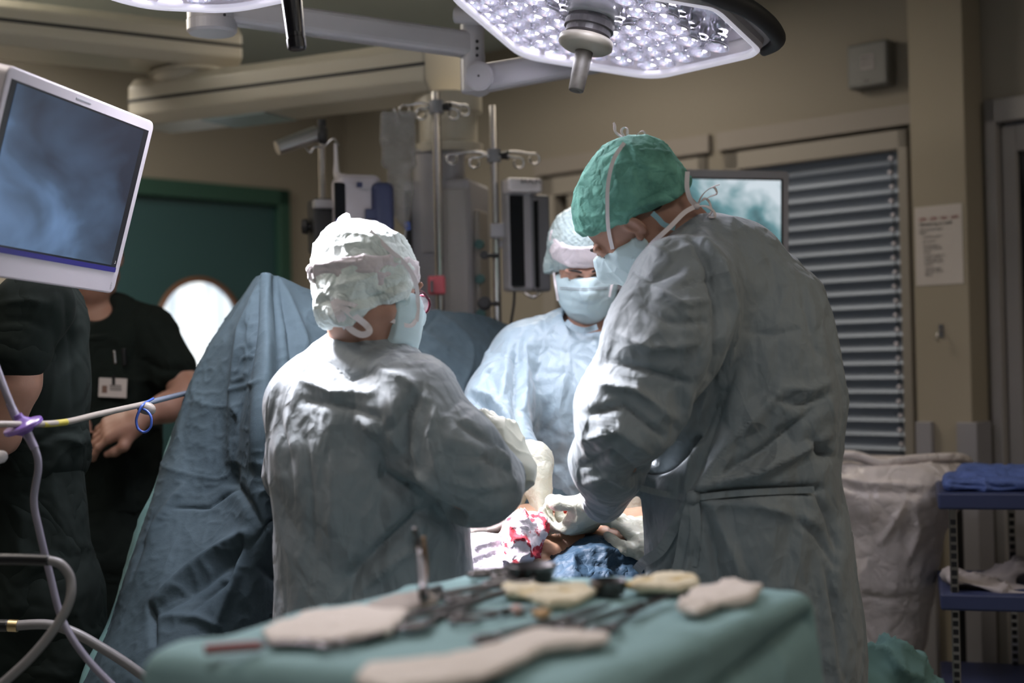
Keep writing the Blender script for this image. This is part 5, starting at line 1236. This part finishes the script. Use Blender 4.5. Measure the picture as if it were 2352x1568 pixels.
rows = [
 [(560, 690, 3.75), (585, 652, 3.50), (603, 633, 3.30), (640, 636, 3.32), (725, 668, 3.40), (850, 695, 3.55), (960, 712, 3.68), (1080, 722, 3.82), (1180, 752, 3.95), (1330, 800, 4.0)],
 [(500, 830, 3.55), (475, 800, 3.38), (550, 780, 3.22), (605, 780, 3.12), (720, 790, 3.22), (850, 800, 3.36), (960, 810, 3.46), (1080, 830, 3.62), (1200, 850, 3.72), (1340, 880, 3.80)],
 [(440, 950, 3.45), (418, 950, 3.30), (535, 950, 3.17), (590, 950, 2.98), (690, 940, 3.10), (820, 940, 3.22), (960, 950, 3.32), (1080, 960, 3.45), (1200, 970, 3.55), (1340, 980, 3.6)],
 [(385, 1090, 3.40), (372, 1100, 3.22), (520, 1110, 3.10), (590, 1100, 2.93), (680, 1090, 3.02), (820, 1080, 3.12), (960, 1080, 3.2), (1080, 1080, 3.3), (1200, 1080, 3.4), (1340, 1090, 3.45)],
 [(330, 1220, 3.32), (322, 1240, 3.12), (470, 1260, 3.00), (590, 1240, 2.90), (670, 1220, 2.98), (820, 1210, 3.0), (960, 1210, 3.1), (1080, 1200, 3.2), (1200, 1180, 3.3), (1340, 1180, 3.35)],
 [(270, 1400, 3.26), (268, 1420, 3.02), (400, 1430, 2.86), (560, 1410, 2.88), (680, 1385, 2.98), (780, 1370, 2.98), (900, 1360, 3.0), (1000, 1340, 3.1), (1100, 1320, 3.2), (1200, 1300, 3.25)],
 [(195, 1600, 3.20), (200, 1600, 2.92), (340, 1620, 2.76), (540, 1600, 2.86), (680, 1560, 2.96), (780, 1540, 2.96), (880, 1520, 2.98), (980, 1500, 3.0), (1080, 1480, 3.1), (1180, 1460, 3.2)],
 [(150, 1950, 3.15), (150, 1950, 2.85), (330, 1980, 2.72), (540, 1980, 2.80), (680, 1960, 2.9), (780, 1940, 2.9), (880, 1920, 2.9), (980, 1900, 2.95), (1080, 1880, 3.0), (1180, 1860, 3.1)]]
FD = [([(603, 640), (560, 760), (545, 900), (535, 1060)], 14, .014), ([(605, 640), (585, 780), (560, 900), (545, 1000)], 8, -.012), ([(612, 640), (610, 800), (600, 960), (592, 1060)], 14, .022), ([(625, 640), (640, 780), (650, 900), (640, 1000)], 8, -.014), ([(640, 640), (690, 760), (720, 860)], 10, .010), ([(640, 640), (665, 760), (675, 860)], 7, -.010),
      ([(545, 1075), (540, 1110), (560, 1140), (600, 1200)], 10, -.012), ([(388, 1166), (480, 1166), (545, 1120)], 4, -.006), ([(350, 1390), (450, 1310), (560, 1225)], 14, .020), ([(360, 1410), (460, 1345), (560, 1260)], 14, -.012), ([(570, 1230), (545, 1320), (490, 1440)], 10, .012), ([(560, 1240), (520, 1330), (440, 1400)], 12, -.012),
      ([(347, 1390), (350, 1420), (355, 1480)], 6, -.014), ([(370, 1415), (450, 1418), (500, 1440)], 9, .007), ([(600, 1070), (640, 1130), (650, 1220)], 10, .012), ([(580, 1250), (620, 1200), (650, 1180)], 5, -.006), ([(600, 1300), (650, 1340), (680, 1330)], 10, -.012),
      ([(935, 760), (1000, 780), (1080, 830)], 6, .003), ([(930, 800), (990, 740), (1010, 715)], 4, -.002), ([(540, 900), (570, 880), (600, 890)], 5, .005), ([(330, 1240), (390, 1160), (420, 1120)], 7, .008), ([(300, 1330), (330, 1240), (350, 1190)], 7, -.006)]
FD = [(a_, b_, c_ * 1.35) for a_, b_, c_ in FD]
sheet('anaesthesia_drape', rows, DRAPE, nu=40, nv=44, fold=FD, label='tall blue drape tented up behind the assistant with the bright cap', cat='drape', cr=[(5, .012, 81), (40, .0025, 82)])
for (px_, d_, z_) in ((603, 3.33, 1.0), (1180, 3.97, 1.0)):
    tp = at(px_, 645 if px_ < 700 else 762, d_); po = empty('drape_pole', V([tp[0], tp[1] + .03, 0]), 'steel pole under the ' + ('high peak' if px_ < 700 else 'low far end') + ' of the tented blue drape', 'pole', 'poles under the tented blue drape')
    MB().cyl(V([tp[0], tp[1] + .03, .02]), V([tp[0], tp[1] + .03, tp[2] - .02]), .010).build('pole', CHROME, po); MB().cyl(V([tp[0], tp[1] + .03, 0]), V([tp[0], tp[1] + .03, .025]), .16, .14, n=32).build('base', GREYP, po)
# green under-drape showing along the outer edge
rows = [[(480, 810, 3.42), (440, 900, 3.36), (470, 900, 3.30)], [(400, 1020, 3.44), (378, 1060, 3.32), (420, 1060, 3.26)], [(340, 1200, 3.40), (318, 1210, 3.24), (370, 1200, 3.18)], [(270, 1400, 3.34), (252, 1420, 3.14), (320, 1400, 3.08)], [(200, 1580, 3.3), (180, 1590, 3.04), (300, 1600, 2.98)], [(150, 1950, 3.25), (130, 1950, 2.96), (280, 1950, 2.9)]]
sheet('under_drape', rows, DRAPEG, nu=12, nv=12, label='green drape edge showing under the tented blue drape', cat='drape', cr=[(6, .010, 83)])
# ------------------------------------------------------------------ behind the staff
ct = empty('supply_cart', V([*at(270, 1400, 5.0)[:2], 0]), 'white supply cabinet with a blue band behind the staff in dark scrubs', 'cabinet')
cb = V([*at(275, 1400, 4.95)[:2], 0])
MB().box(cb + Z * .52, (.15, .18, .44), AXL).build('body', mat('cabinet_white', (.62, .56, .52), .5), ct, bevel=.01)
MB().box(cb + Z * .425, (.152, .182, .022), AXL).build('band', BLUEP, ct)
for i in (-1, 1):
    for j in (-1, 1): MB().cyl(cb + AXL[0] * .12 * i + AXL[1] * .14 * j + Z * .0, cb + AXL[0] * .12 * i + AXL[1] * .14 * j + Z * .09, .03).build('castor', RUBBER, ct)
# ------------------------------------------------------------------ waste bag on its stand
wb = empty('waste_bag_stand', V([*at(2040, 1300, 4.0)[:2], 0]), 'stand holding a large crumpled white plastic waste bag below the blind', 'waste bag stand')
wc = at(2050, 1120, 3.98)
S = Shape()
S.cap(at(1990, 1125, 3.98), at(2120, 1115, 3.98), .125, .125, k=.06, flat=(Z, .62)).chain([at(2025, 1140, 3.98), at(2020, 1300, 3.98), at(2018, 1470, 3.98)], [.155, .125, .118], k=.06).cap(at(2080, 1150, 3.98), at(2050, 1440, 3.98), .12, .09, k=.06)
S.plane(at(2050, 1058, 3.98), Z, .01); S.plane(at(2050, 1512, 3.98), -Z, .01); S.ell(at(2050, 1050, 3.98), (.15, .10, .05), op='s', k=.01)
BAG = mat('bag_white', (.72, .65, .62), .35, bump=[(10, .35, 'crease'), (34, .25, 'crease')], spec=.6)
F = [([(2070, 1165), (2050, 1200), (2020, 1250)], 6, .016), ([(1900, 1090), (1990, 1110), (2140, 1115)], 6, .012), ([(1900, 1110), (1990, 1130), (2120, 1135)], 7, -.012), ([(1930, 1180), (1950, 1280), (1960, 1400)], 8, -.010), ([(2100, 1150), (2110, 1220), (2080, 1300)], 9, .010), ([(1960, 1360), (2030, 1375), (2100, 1370)], 5, -.006), ([(1960, 1500), (2030, 1505), (2110, 1500)], 3, .006)]
finish(S, 'bag', BAG, wb, .007, folds=F, cr=[(7, .010, 91, .5), (18, .004, 92)])
top_ = [at(1885, 1075, 3.95), at(1905, 1050, 3.93), at(1960, 1044, 3.90), at(2020, 1062, 3.88), at(2060, 1058, 3.88), at(2120, 1052, 3.90), at(2205, 1050, 3.95), at(2222, 1065, 4.05), at(2150, 1058, 4.12), at(2000, 1055, 4.12), at(1900, 1062, 4.08)]
MB().ring(spline(top_, 6, True), .012, 12, closed=True).build('rolled_rim', BAG, wb, smooth=True)
MB().ring(spline([p - Z * .012 for p in top_], 6, True), .006, 10, closed=True).build('hoop', CHROME, wb, smooth=True)
for (a_, b_, d_) in ((1900, 1080, 4.02), (2200, 1075, 4.08)):
    p = at(a_, b_, d_); MB().cyl(V([p[0], p[1], .05]), p, .011).build('leg', RUBBER, wb)
MB().box(V([wc[0], wc[1] + .04, .04]), (.24, .16, .02)).build('base', GREYP, wb, bevel=.01)
# ------------------------------------------------------------------ shelving trolley
tr = empty('wire_shelf_trolley', V([*at(2290, 1300, 3.6)[:2], 0]), 'blue shelf trolley on notched chrome posts near the door frame', 'shelf trolley')
q0 = at(2187, 1130, 3.55); ta = nrm(V([1, -.28, 0])); tbb = nrm(V([.28, 1, 0])); AXS = [ta, tbb, Z]
zs = [at(2187, 1148, 3.55)[2], at(2187, 1378, 3.55)[2]]; zs.append(zs[1] - (zs[0] - zs[1]))
q0 = V([q0[0], q0[1], 0])
for z_ in zs: MB().box(q0 + ta * .30 + tbb * .17 + Z * z_, (.335, .20, .021), AXS).build('shelf', NAVYP, tr, bevel=.006)
for i, (a_, b_) in enumerate(((0, 0), (0, .35), (.60, 0), (.60, .35))):
    if i == 1: a_ = .16
    c_ = q0 + ta * a_ + tbb * b_
    po = MB().box(c_ + Z * (zs[0] / 2 + .03), (.010, .010, zs[0] / 2 - .035), AXS).build('post', CHROME, tr, bevel=.002)
    nm = MB()
    for k in range(40): nm.box(c_ + Z * (.10 + k * .021) - tbb * .0105, (.0065, .0008, .0065), AXS)
    nm.build('notches', DARK, po)
    MB().cyl(c_ + Z * .03 - ta * .012, c_ + Z * .03 + ta * .012, .03, n=18).build('castor', RUBBER, tr)
BLC = mat('cloth_royal_blue', (.075, .12, .32), .7, bump=[(20, .3, 'crease')])
S = Shape(); S.rbox(at(2262, 1112, 3.56) + ta * .02 + tbb * .08, (.115, .12, .016), .014, AXS, k=.02).rbox(at(2290, 1098, 3.6) + tbb * .08, (.085, .11, .020), .015, AXS, k=.02)
b_o = cloth('folded_cloth', BLC, 'folded royal blue cloth on the top shelf of the trolley', 'cloth', S, .004, cr=[(16, .012, 93)], folds=[([(2175, 1110), (2230, 1115), (2290, 1118)], 3, -.006), ([(2250, 1100), (2290, 1120), (2330, 1118)], 4, -.008)])
GRC = mat('cloth_grey', (.36, .32, .31), .85, bump=[(16, .3, 'crease')])
S = Shape(); a1_ = nrm(ta - Z * .22); S.rbox(at(2265, 1348, 3.56) + tbb * .04, (.10, .07, .012), .011, [a1_, tbb, np.cross(a1_, tbb)], k=.02); a2_ = nrm(ta + Z * .45); S.rbox(at(2300, 1325, 3.68) + tbb * .03, (.07, .08, .012), .011, [a2_, tbb, np.cross(a2_, tbb)], k=.03)
c_o = cloth('crumpled_cloth', GRC, 'crumpled grey cloth on the middle shelf of the trolley', 'cloth', S, .005, cr=[(16, .022, 94)])
S = Shape(); S.chain([at(1990, 1515, 3.3), at(2030, 1545, 3.3), at(2090, 1640, 3.35)], [.03, .06, .10], k=.05).cap(at(1960, 1560, 3.25), at(1990, 1700, 3.3), .06, .1, k=.05).fn(lambda P: P[:, 2] * 0 - 0, 'd'); S.cap(at(2030, 1750, 3.32), V([*at(2030, 1750, 3.32)[:2], .12]), .13, .16, k=.06)
cloth('drape', DRAPEG, 'green drape bunched up on the floor stand below the white waste bag', 'drape', S, .007, cr=[(9, .05, 95), (20, .012, 96)])
# ------------------------------------------------------------------ instrument table close to the camera
A_, B_, C_ = atz(300, 1492, 1.02), atz(1082, 1306, 1.02), atz(1885, 1345, 1.02)
ex = nrm(C_ - B_); ey = nrm(np.cross(Z, ex)); ey = ey if np.dot(ey, B_ - A_) > 0 else -ey
Lx = np.linalg.norm(C_ - B_); Ly = np.dot(B_ - A_, ey)
es = nrm(B_ - A_); mid = (A_ + C_) / 2; hx, hy = Lx / 2, np.linalg.norm(B_ - A_) / 2; EI = np.linalg.inv(np.array([ex, es, Z]))
AXM = [ex, ey, Z]; TOPZ = 1.02
mt = empty('instrument_table', V([mid[0], mid[1], 0]), 'instrument table under a green drape with blurred instruments on it', 'instrument table')
S = Shape()
def table_f(P):
    q = (P - V([mid[0], mid[1], 0])) @ EI; z = q[:, 2]; dn = np.clip((TOPZ - z) / .5, 0, 1)
    ang = np.arctan2(q[:, 1] / hy, q[:, 0] / hx); fl = dn ** 1.2 * (.020 * np.sin(ang * 9 + .8) + .018 * np.sin(ang * 17 + z * 6)) + dn * .03
    w = np.stack([np.abs(q[:, 0]) - hx - fl + .03, np.abs(q[:, 1]) - hy - fl + .03, np.abs(z - .72) - .30 + .03], 1)
    return np.sqrt((np.maximum(w, 0) ** 2).sum(1)) + np.minimum(w.max(1), 0) - .03
S.fn(table_f); S.lo = V([mid[0] - .75, mid[1] - .75, .40]); S.hi = V([mid[0] + .75, mid[1] + .75, 1.05])
finish(S, 'drape', TABLEG, mt, .008, cr=[(5, .010, 101)], rel=2, folds=[([(1885, 1400), (1810, 1470), (1700, 1560), (1640, 1600)], 22, -.030), ([(1860, 1380), (1700, 1440), (1500, 1540)], 30, .012)])
cm = V([mid[0], mid[1], 0])
MB().cyl(cm + Z * .06, cm + Z * .70, .025).build('column', CHROME, mt)
MB().bar(cm + Z * .04 - ex * .3, cm + Z * .04 + ex * .3, .06, .04).build('foot', GREYP, mt, bevel=.01); MB().bar(cm + Z * .04 - ey * .25, cm + Z * .04 + ey * .25, .06, .04).build('foot', GREYP, mt, bevel=.01)
def ontop(px, py, h=.004): return atz(px, py, TOPZ + h)
GA = mat('gauze_white', (.72, .64, .58), .9, bump=[(40, .4, 'crease')])
GAC = mat('gauze_cream', (.66, .58, .42), .9, bump=[(40, .4, 'crease')], var=(14, (.50, .36, .14), .05))
_r = [n for n in GAC.node_tree.nodes if n.type == 'VALTORGB'][0]; _r.color_ramp.elements[0].position = .36; _r.color_ramp.elements[1].position = .44
def pad(pts, th, m, label, name='gauze_pad', cat='gauze', cr=.01, seed=1, grp=None):
    P = [ontop(x, y, th / 2 + .003) for x, y in pts]; S = Shape(); c = sum(P) / len(P)
    poly = [((p - c) @ ex, (p - c) @ ey) for p in P]
    def f(X):
        q = X - c; a, b = q @ ex, q @ ey; n = len(poly); d = np.full(len(X), 1e9); ins = np.zeros(len(X), bool)
        for i in range(n):
            (x0, y0), (x1, y1) = poly[i], poly[(i + 1) % n]; dx, dy = x1 - x0, y1 - y0; t = np.clip(((a - x0) * dx + (b - y0) * dy) / (dx * dx + dy * dy), 0, 1)
            d = np.minimum(d, np.hypot(a - x0 - t * dx, b - y0 - t * dy)); cnd = ((y0 > b) != (y1 > b)) & (a < (x1 - x0) * (b - y0) / (y1 - y0 + 1e-12) + x0); ins ^= cnd
        d2 = np.where(ins, -d, d); r = th * .5
        w = np.stack([d2 + r, np.abs(q[:, 2]) - th / 2 + r], 1); return np.sqrt((np.maximum(w, 0) ** 2).sum(1)) + np.minimum(w.max(1), 0) - r
    S.fn(f); S.lo = np.min(P, 0) - th * 2; S.hi = np.max(P, 0) + th * 2
    o = finish(S, name, m, None, max(.0035, th / 4), cr=[(22, cr * .6, seed)], rel=1); props(o, label, cat, grp); return o
pad([(598, 1452), (700, 1412), (830, 1398), (945, 1408), (900, 1452), (760, 1476), (620, 1474)], .012, GA, 'white gauze pad near the corner of the green table beside the red probe', cr=.006)
pad([(815, 1568), (840, 1530), (1000, 1518), (1120, 1490), (1220, 1452), (1400, 1458), (1395, 1475), (1250, 1490), (1180, 1530), (1100, 1560), (900, 1590)], .012, GA, 'long folded white gauze along the near edge of the green table', cr=.006, seed=2)
pad([(1552, 1392), (1600, 1356), (1680, 1338), (1750, 1348), (1735, 1376), (1660, 1386), (1600, 1408)], .014, GA, 'crumpled white gauze at the far end of the green table', cr=.012, seed=3)
pad([(840, 1392), (900, 1368), (990, 1362), (1010, 1380), (950, 1402), (880, 1408)], .008, mat('gauze_grey', (.42, .36, .32), .9), 'greyish gauze strip behind the white pad', cr=.006, seed=4)
pad([(1150, 1345), (1250, 1348), (1330, 1340), (1372, 1358), (1330, 1382), (1260, 1392), (1230, 1378), (1160, 1362)], .012, GAC, 'cream swab with yellow stains in the middle of the green table', 'swab', 'swab', cr=.010, seed=5)
pad([(1420, 1345), (1500, 1325), (1600, 1322), (1605, 1342), (1560, 1356), (1480, 1352)], .012, GAC, 'cream swab with a yellow stain at the back edge of the green table', 'swab', 'swab', cr=.010, seed=6)
pad([(1170, 1398), (1195, 1390), (1205, 1404), (1180, 1410)], .008, mat('swab_pink', (.45, .25, .2), .8), 'small pinkish swab lying between the instruments', 'swab', 'swab', cr=.004, seed=7)
pad([(1220, 1408), (1250, 1398), (1268, 1408), (1240, 1418)], .008, mat('swab_orange', (.42, .26, .12), .8), 'small orange-stained swab lying between the instruments', 'swab', 'swab', cr=.004, seed=8)
def scissors(p0, p1, label, r=.0035, kind='scissors', ring_=.016):
    """p0 handle end, p1 tip (frame positions on the table top)"""
    a, b = ontop(*p0, .009), ontop(*p1, .009); d = nrm(b - a); s_ = np.cross(Z, d); L = np.linalg.norm(b - a)
    t = empty(kind, (a + b) / 2 - Z * .008, label, kind.replace('_', ' '))
    pv = a + d * L * .62
    for q in (-1, 1):
        rc = a + d * .012 + s_ * q * .021
        h = tube('handle', [rc + d * ring_, rc + d * .035 - s_ * q * .008 * 0, pv - d * .01 + s_ * q * .004, pv], r, STEEL, t, n=10)
        MB().ring([rc + d * ring_ * 1.2 * math.cos(k) + s_ * ring_ * .85 * math.sin(k) for k in np.linspace(0, 2 * math.pi, 20, endpoint=False)], r * .9, 8, closed=True).build('finger_ring', STEEL, h, smooth=True)
        tube('blade', [pv, pv + d * L * .2 + s_ * -q * .003, b + s_ * -q * .0015], r, STEEL, t, n=8, radii=[r, r * .9, r * .4])
    MB().cyl(pv - Z * .005, pv + Z * .005, .005, n=14).build('pivot_screw', STEEL, t)
    return t
scissors((905, 1440), (1200, 1345), 'dark scissors lying diagonally beside the white gauze pad', .0045)
scissors((1010, 1375), (1210, 1325), 'dark clamp lying across the back left of the green table', .004, 'surgical_clamp')
scissors((1140, 1475), (1400, 1388), 'dark clamp lying diagonally under the stained cream swab', .004, 'surgical_clamp')
scissors((1340, 1445), (1545, 1362), 'long dark scissors lying diagonally toward the crumpled gauze', .004)
scissors((1120, 1322), (1250, 1292), 'dark ring-handled clamp at the back edge of the green table', .005, 'surgical_clamp', .018)
scissors((1160, 1345), (1270, 1308), 'dark ring-handled scissors at the back edge of the green table', .005, 'scissors', .018)
scissors((720, 1478), (1000, 1432), 'thin dark forceps in front of the white gauze pad', .003, 'needle_forceps')
scissors((1030, 1420), (1240, 1395), 'greyish thin clamp in the middle of the green table', .003, 'surgical_clamp')
# bowl-like dark balls of instruments
kd = empty('kidney_dish', ontop(1225, 1330), 'small dark steel dish at the back edge of the green table', 'dish')
MB().lathe(ontop(1222, 1332, .001), Z, [(0, .026), (.002, .030), (.022, .038), (.0235, .038), (.004, .028), (.003, .001)], 32).build('dish', STEEL, kd, smooth=True)
dk = empty('kidney_dish', ontop(1400, 1362), 'small dark steel cup between the two cream swabs', 'dish')
MB().lathe(ontop(1398, 1366, .001), Z, [(0, .018), (.002, .022), (.020, .026), (.0215, .026), (.004, .02), (.003, .001)], 28).build('dish', STEEL, dk, smooth=True)
# upright retractor
ur = empty('retractor', ontop(970, 1358), 'upright dark retractor standing at the back left edge of the green table', 'retractor')
tube('shaft', [ontop(972, 1362, .004), ontop(972, 1362, .03), atz(966, 1362, 1.02) + Z * .055, atz(955, 1362, 1.02) + Z * .092], .006, STEEL, ur, radii=[.009, .006, .006, .004])
tube('prong', [ontop(976, 1362, .004), atz(980, 1362, 1.02) + Z * .04, atz(975, 1362, 1.02) + Z * .08], .003, mat('brass_dull', (.35, .22, .12), .4, .8), ur)
tube('foot', [ontop(950, 1368, .005), ontop(972, 1362, .006), ontop(1010, 1352, .005)], .006, STEEL, ur)
rp = empty('probe', ontop(560, 1480), 'thin probe with a dull red handle near the corner of the green table', 'probe')
tube('handle', [ontop(470, 1492, .008), ontop(540, 1486, .008), ontop(600, 1482, .008)], .006, mat('probe_red', (.28, .07, .06), .5), rp); tube('shaft', [ontop(600, 1482, .008), ontop(650, 1480, .008), ontop(760, 1484, .008)], .003, STEEL, rp)
# ------------------------------------------------------------------ hoses at the near side
ath = lambda px, py, d: at(px, py, d * 1.24)
bh = empty('breathing_hose', ath(50, 1010, 2.1), 'clear breathing hose with a round purple filter hanging down past the white hose', 'hose')
tube('upper_hose', [ath(-60, 740, 2.12), ath(-20, 815, 2.11), ath(15, 905, 2.1), ath(38, 960, 2.1)], 1.24 * .0058, TUBEM, bh)
tube('upper_cuff', [ath(22, 925, 2.1), ath(36, 955, 2.1), ath(45, 970, 2.1)], 1.24 * .0066, mat('cuff_clear', (.27, .24, .33), .2), bh, radii=[1.24 * q for q in (.0062, .0068, .008)])
tube('lower_hose', [ath(64, 1000, 2.1), ath(82, 1035, 2.1), ath(88, 1075, 2.1), ath(78, 1150, 2.1), ath(92, 1225, 2.1), ath(115, 1320, 2.1), ath(142, 1420, 2.09), ath(190, 1500, 2.08), ath(260, 1575, 2.07), ath(340, 1640, 2.06)], 1.24 * .0054, TUBEM, bh, k=12)
tube('lower_cuff', [ath(60, 990, 2.1), ath(70, 1010, 2.1), ath(80, 1030, 2.1)], 1.24 * .0066, mat('cuff_clear', (.27, .24, .33)), bh, radii=[1.24 * q for q in (.008, .0066, .0062)])
fd = nrm(ath(64, 1010, 2.1) - ath(42, 950, 2.1)); fd = nrm(fd * 1 + FW * .25); fc = ath(53, 978, 2.1)
MB().lathe(fc - fd * .0236, fd, [(1.24 * q, 1.24 * w) for q, w in ((0, .006), (.006, .0075), (.013, .016), (.0155, .028), (.017, .0295), (.0215, .0295), (.023, .028), (.026, .016), (.032, .0075), (.038, .006))], 40).build('filter', PURPLE, bh, smooth=False)
ft = empty('feeding_tube', at(200, 960, 2.8), 'long white hose with a yellow band crossing in front of the dark scrubs', 'hose')
tube('hose', [at(-60, 976, 2.50), at(0, 974, 2.55), at(80, 974, 2.62), at(150, 969, 2.70), at(230, 950, 2.83), at(330, 928, 3.0)], .0062, mat('hose_white', (.32, .285, .25), .4), ft, k=14)
tube('yellow_band', [at(98, 974, 2.638), at(122, 972.5, 2.665), at(152, 969, 2.70)],   .0064, mat('band_yellow', (.45, .38, .05), .5), ft)
tube('clear_end', [at(325, 929, 3.0), at(370, 917, 3.12), at(440, 900, 3.42), at(520, 884, 3.7)], .0062, mat('end_bluish', (.20, .23, .29), .2), ft, radii=[.0062, .0062, .006])
rg = tube('ring_loop', [at(352, 915, 3.03), at(330, 928, 2.98), at(320, 943, 2.97), at(313, 965, 2.97), at(318, 985, 2.97), at(333, 992, 2.97), at(346, 980, 2.97), at(347, 958, 2.97), at(338, 944, 2.975), at(326, 938, 2.98)], .0028, BLUEP, ft, n=8)
S = Shape(); S.chain([at(325, 935, 2.99), at(340, 938, 2.99), at(347, 941, 2.99)], [.008, .006, .005]); finish(S, 'tape_tag', mat('hose_white', (.32, .285, .25)), ft, .0025)
gh = empty('grey_hose', ath(150, 1340, 2.0), 'grey hose looping down from a black sleeve at the frame edge', 'hose')
tube('sleeve', [ath(-60, 1283, 2.0), ath(50, 1284, 2.0), ath(113, 1286, 2.0)], 1.24 * .0078, DARK, gh)
tube('hose', [ath(108, 1286, 2.0), ath(140, 1296, 2.0), ath(162, 1330, 2.0), ath(158, 1385, 1.99), ath(120, 1450, 1.98), ath(60, 1520, 1.97), ath(-30, 1600, 1.96)], 1.24 * .0066, mat('hose_grey', (.20, .19, .19), .4), gh, k=14)
g2 = empty('grey_hose', ath(150, 1450, 2.2), 'straight grey hose with a brass ring running toward the green table', 'hose')
tube('sleeve', [ath(-60, 1436, 2.2), ath(22, 1436, 2.2)], 1.24 * .0095, DARK, g2)
MB().cyl(ath(20, 1436, 2.2), ath(41, 1437, 2.2), .0118, n=24).build('brass_ring', mat('brass', (.65, .50, .28), .3, 1.), g2)
tube('hose', [ath(38, 1436, 2.2), ath(110, 1434, 2.2), ath(170, 1452, 2.2), ath(230, 1485, 2.2), ath(300, 1530, 2.2), ath(420, 1620, 2.2)], 1.24 * .0078, mat('hose_grey', (.20, .19, .19)), g2, k=12)
kb = empty('white_handle', ath(0, 1050, 2.1), 'rounded white plastic handle poking in at the frame edge', 'handle')
tube('grip', [ath(-70, 1050, 2.1), ath(-15, 1050, 2.1), ath(8, 1048, 2.1), ath(16, 1048, 2.1)], 1.24 * .009, WHITE, kb, radii=[1.24 * q for q in (.012, .011, .009, .004)])
tube('stem', [ath(-20, 1055, 2.1), ath(-8, 1075, 2.1)], 1.24 * .005, WHITE, kb)
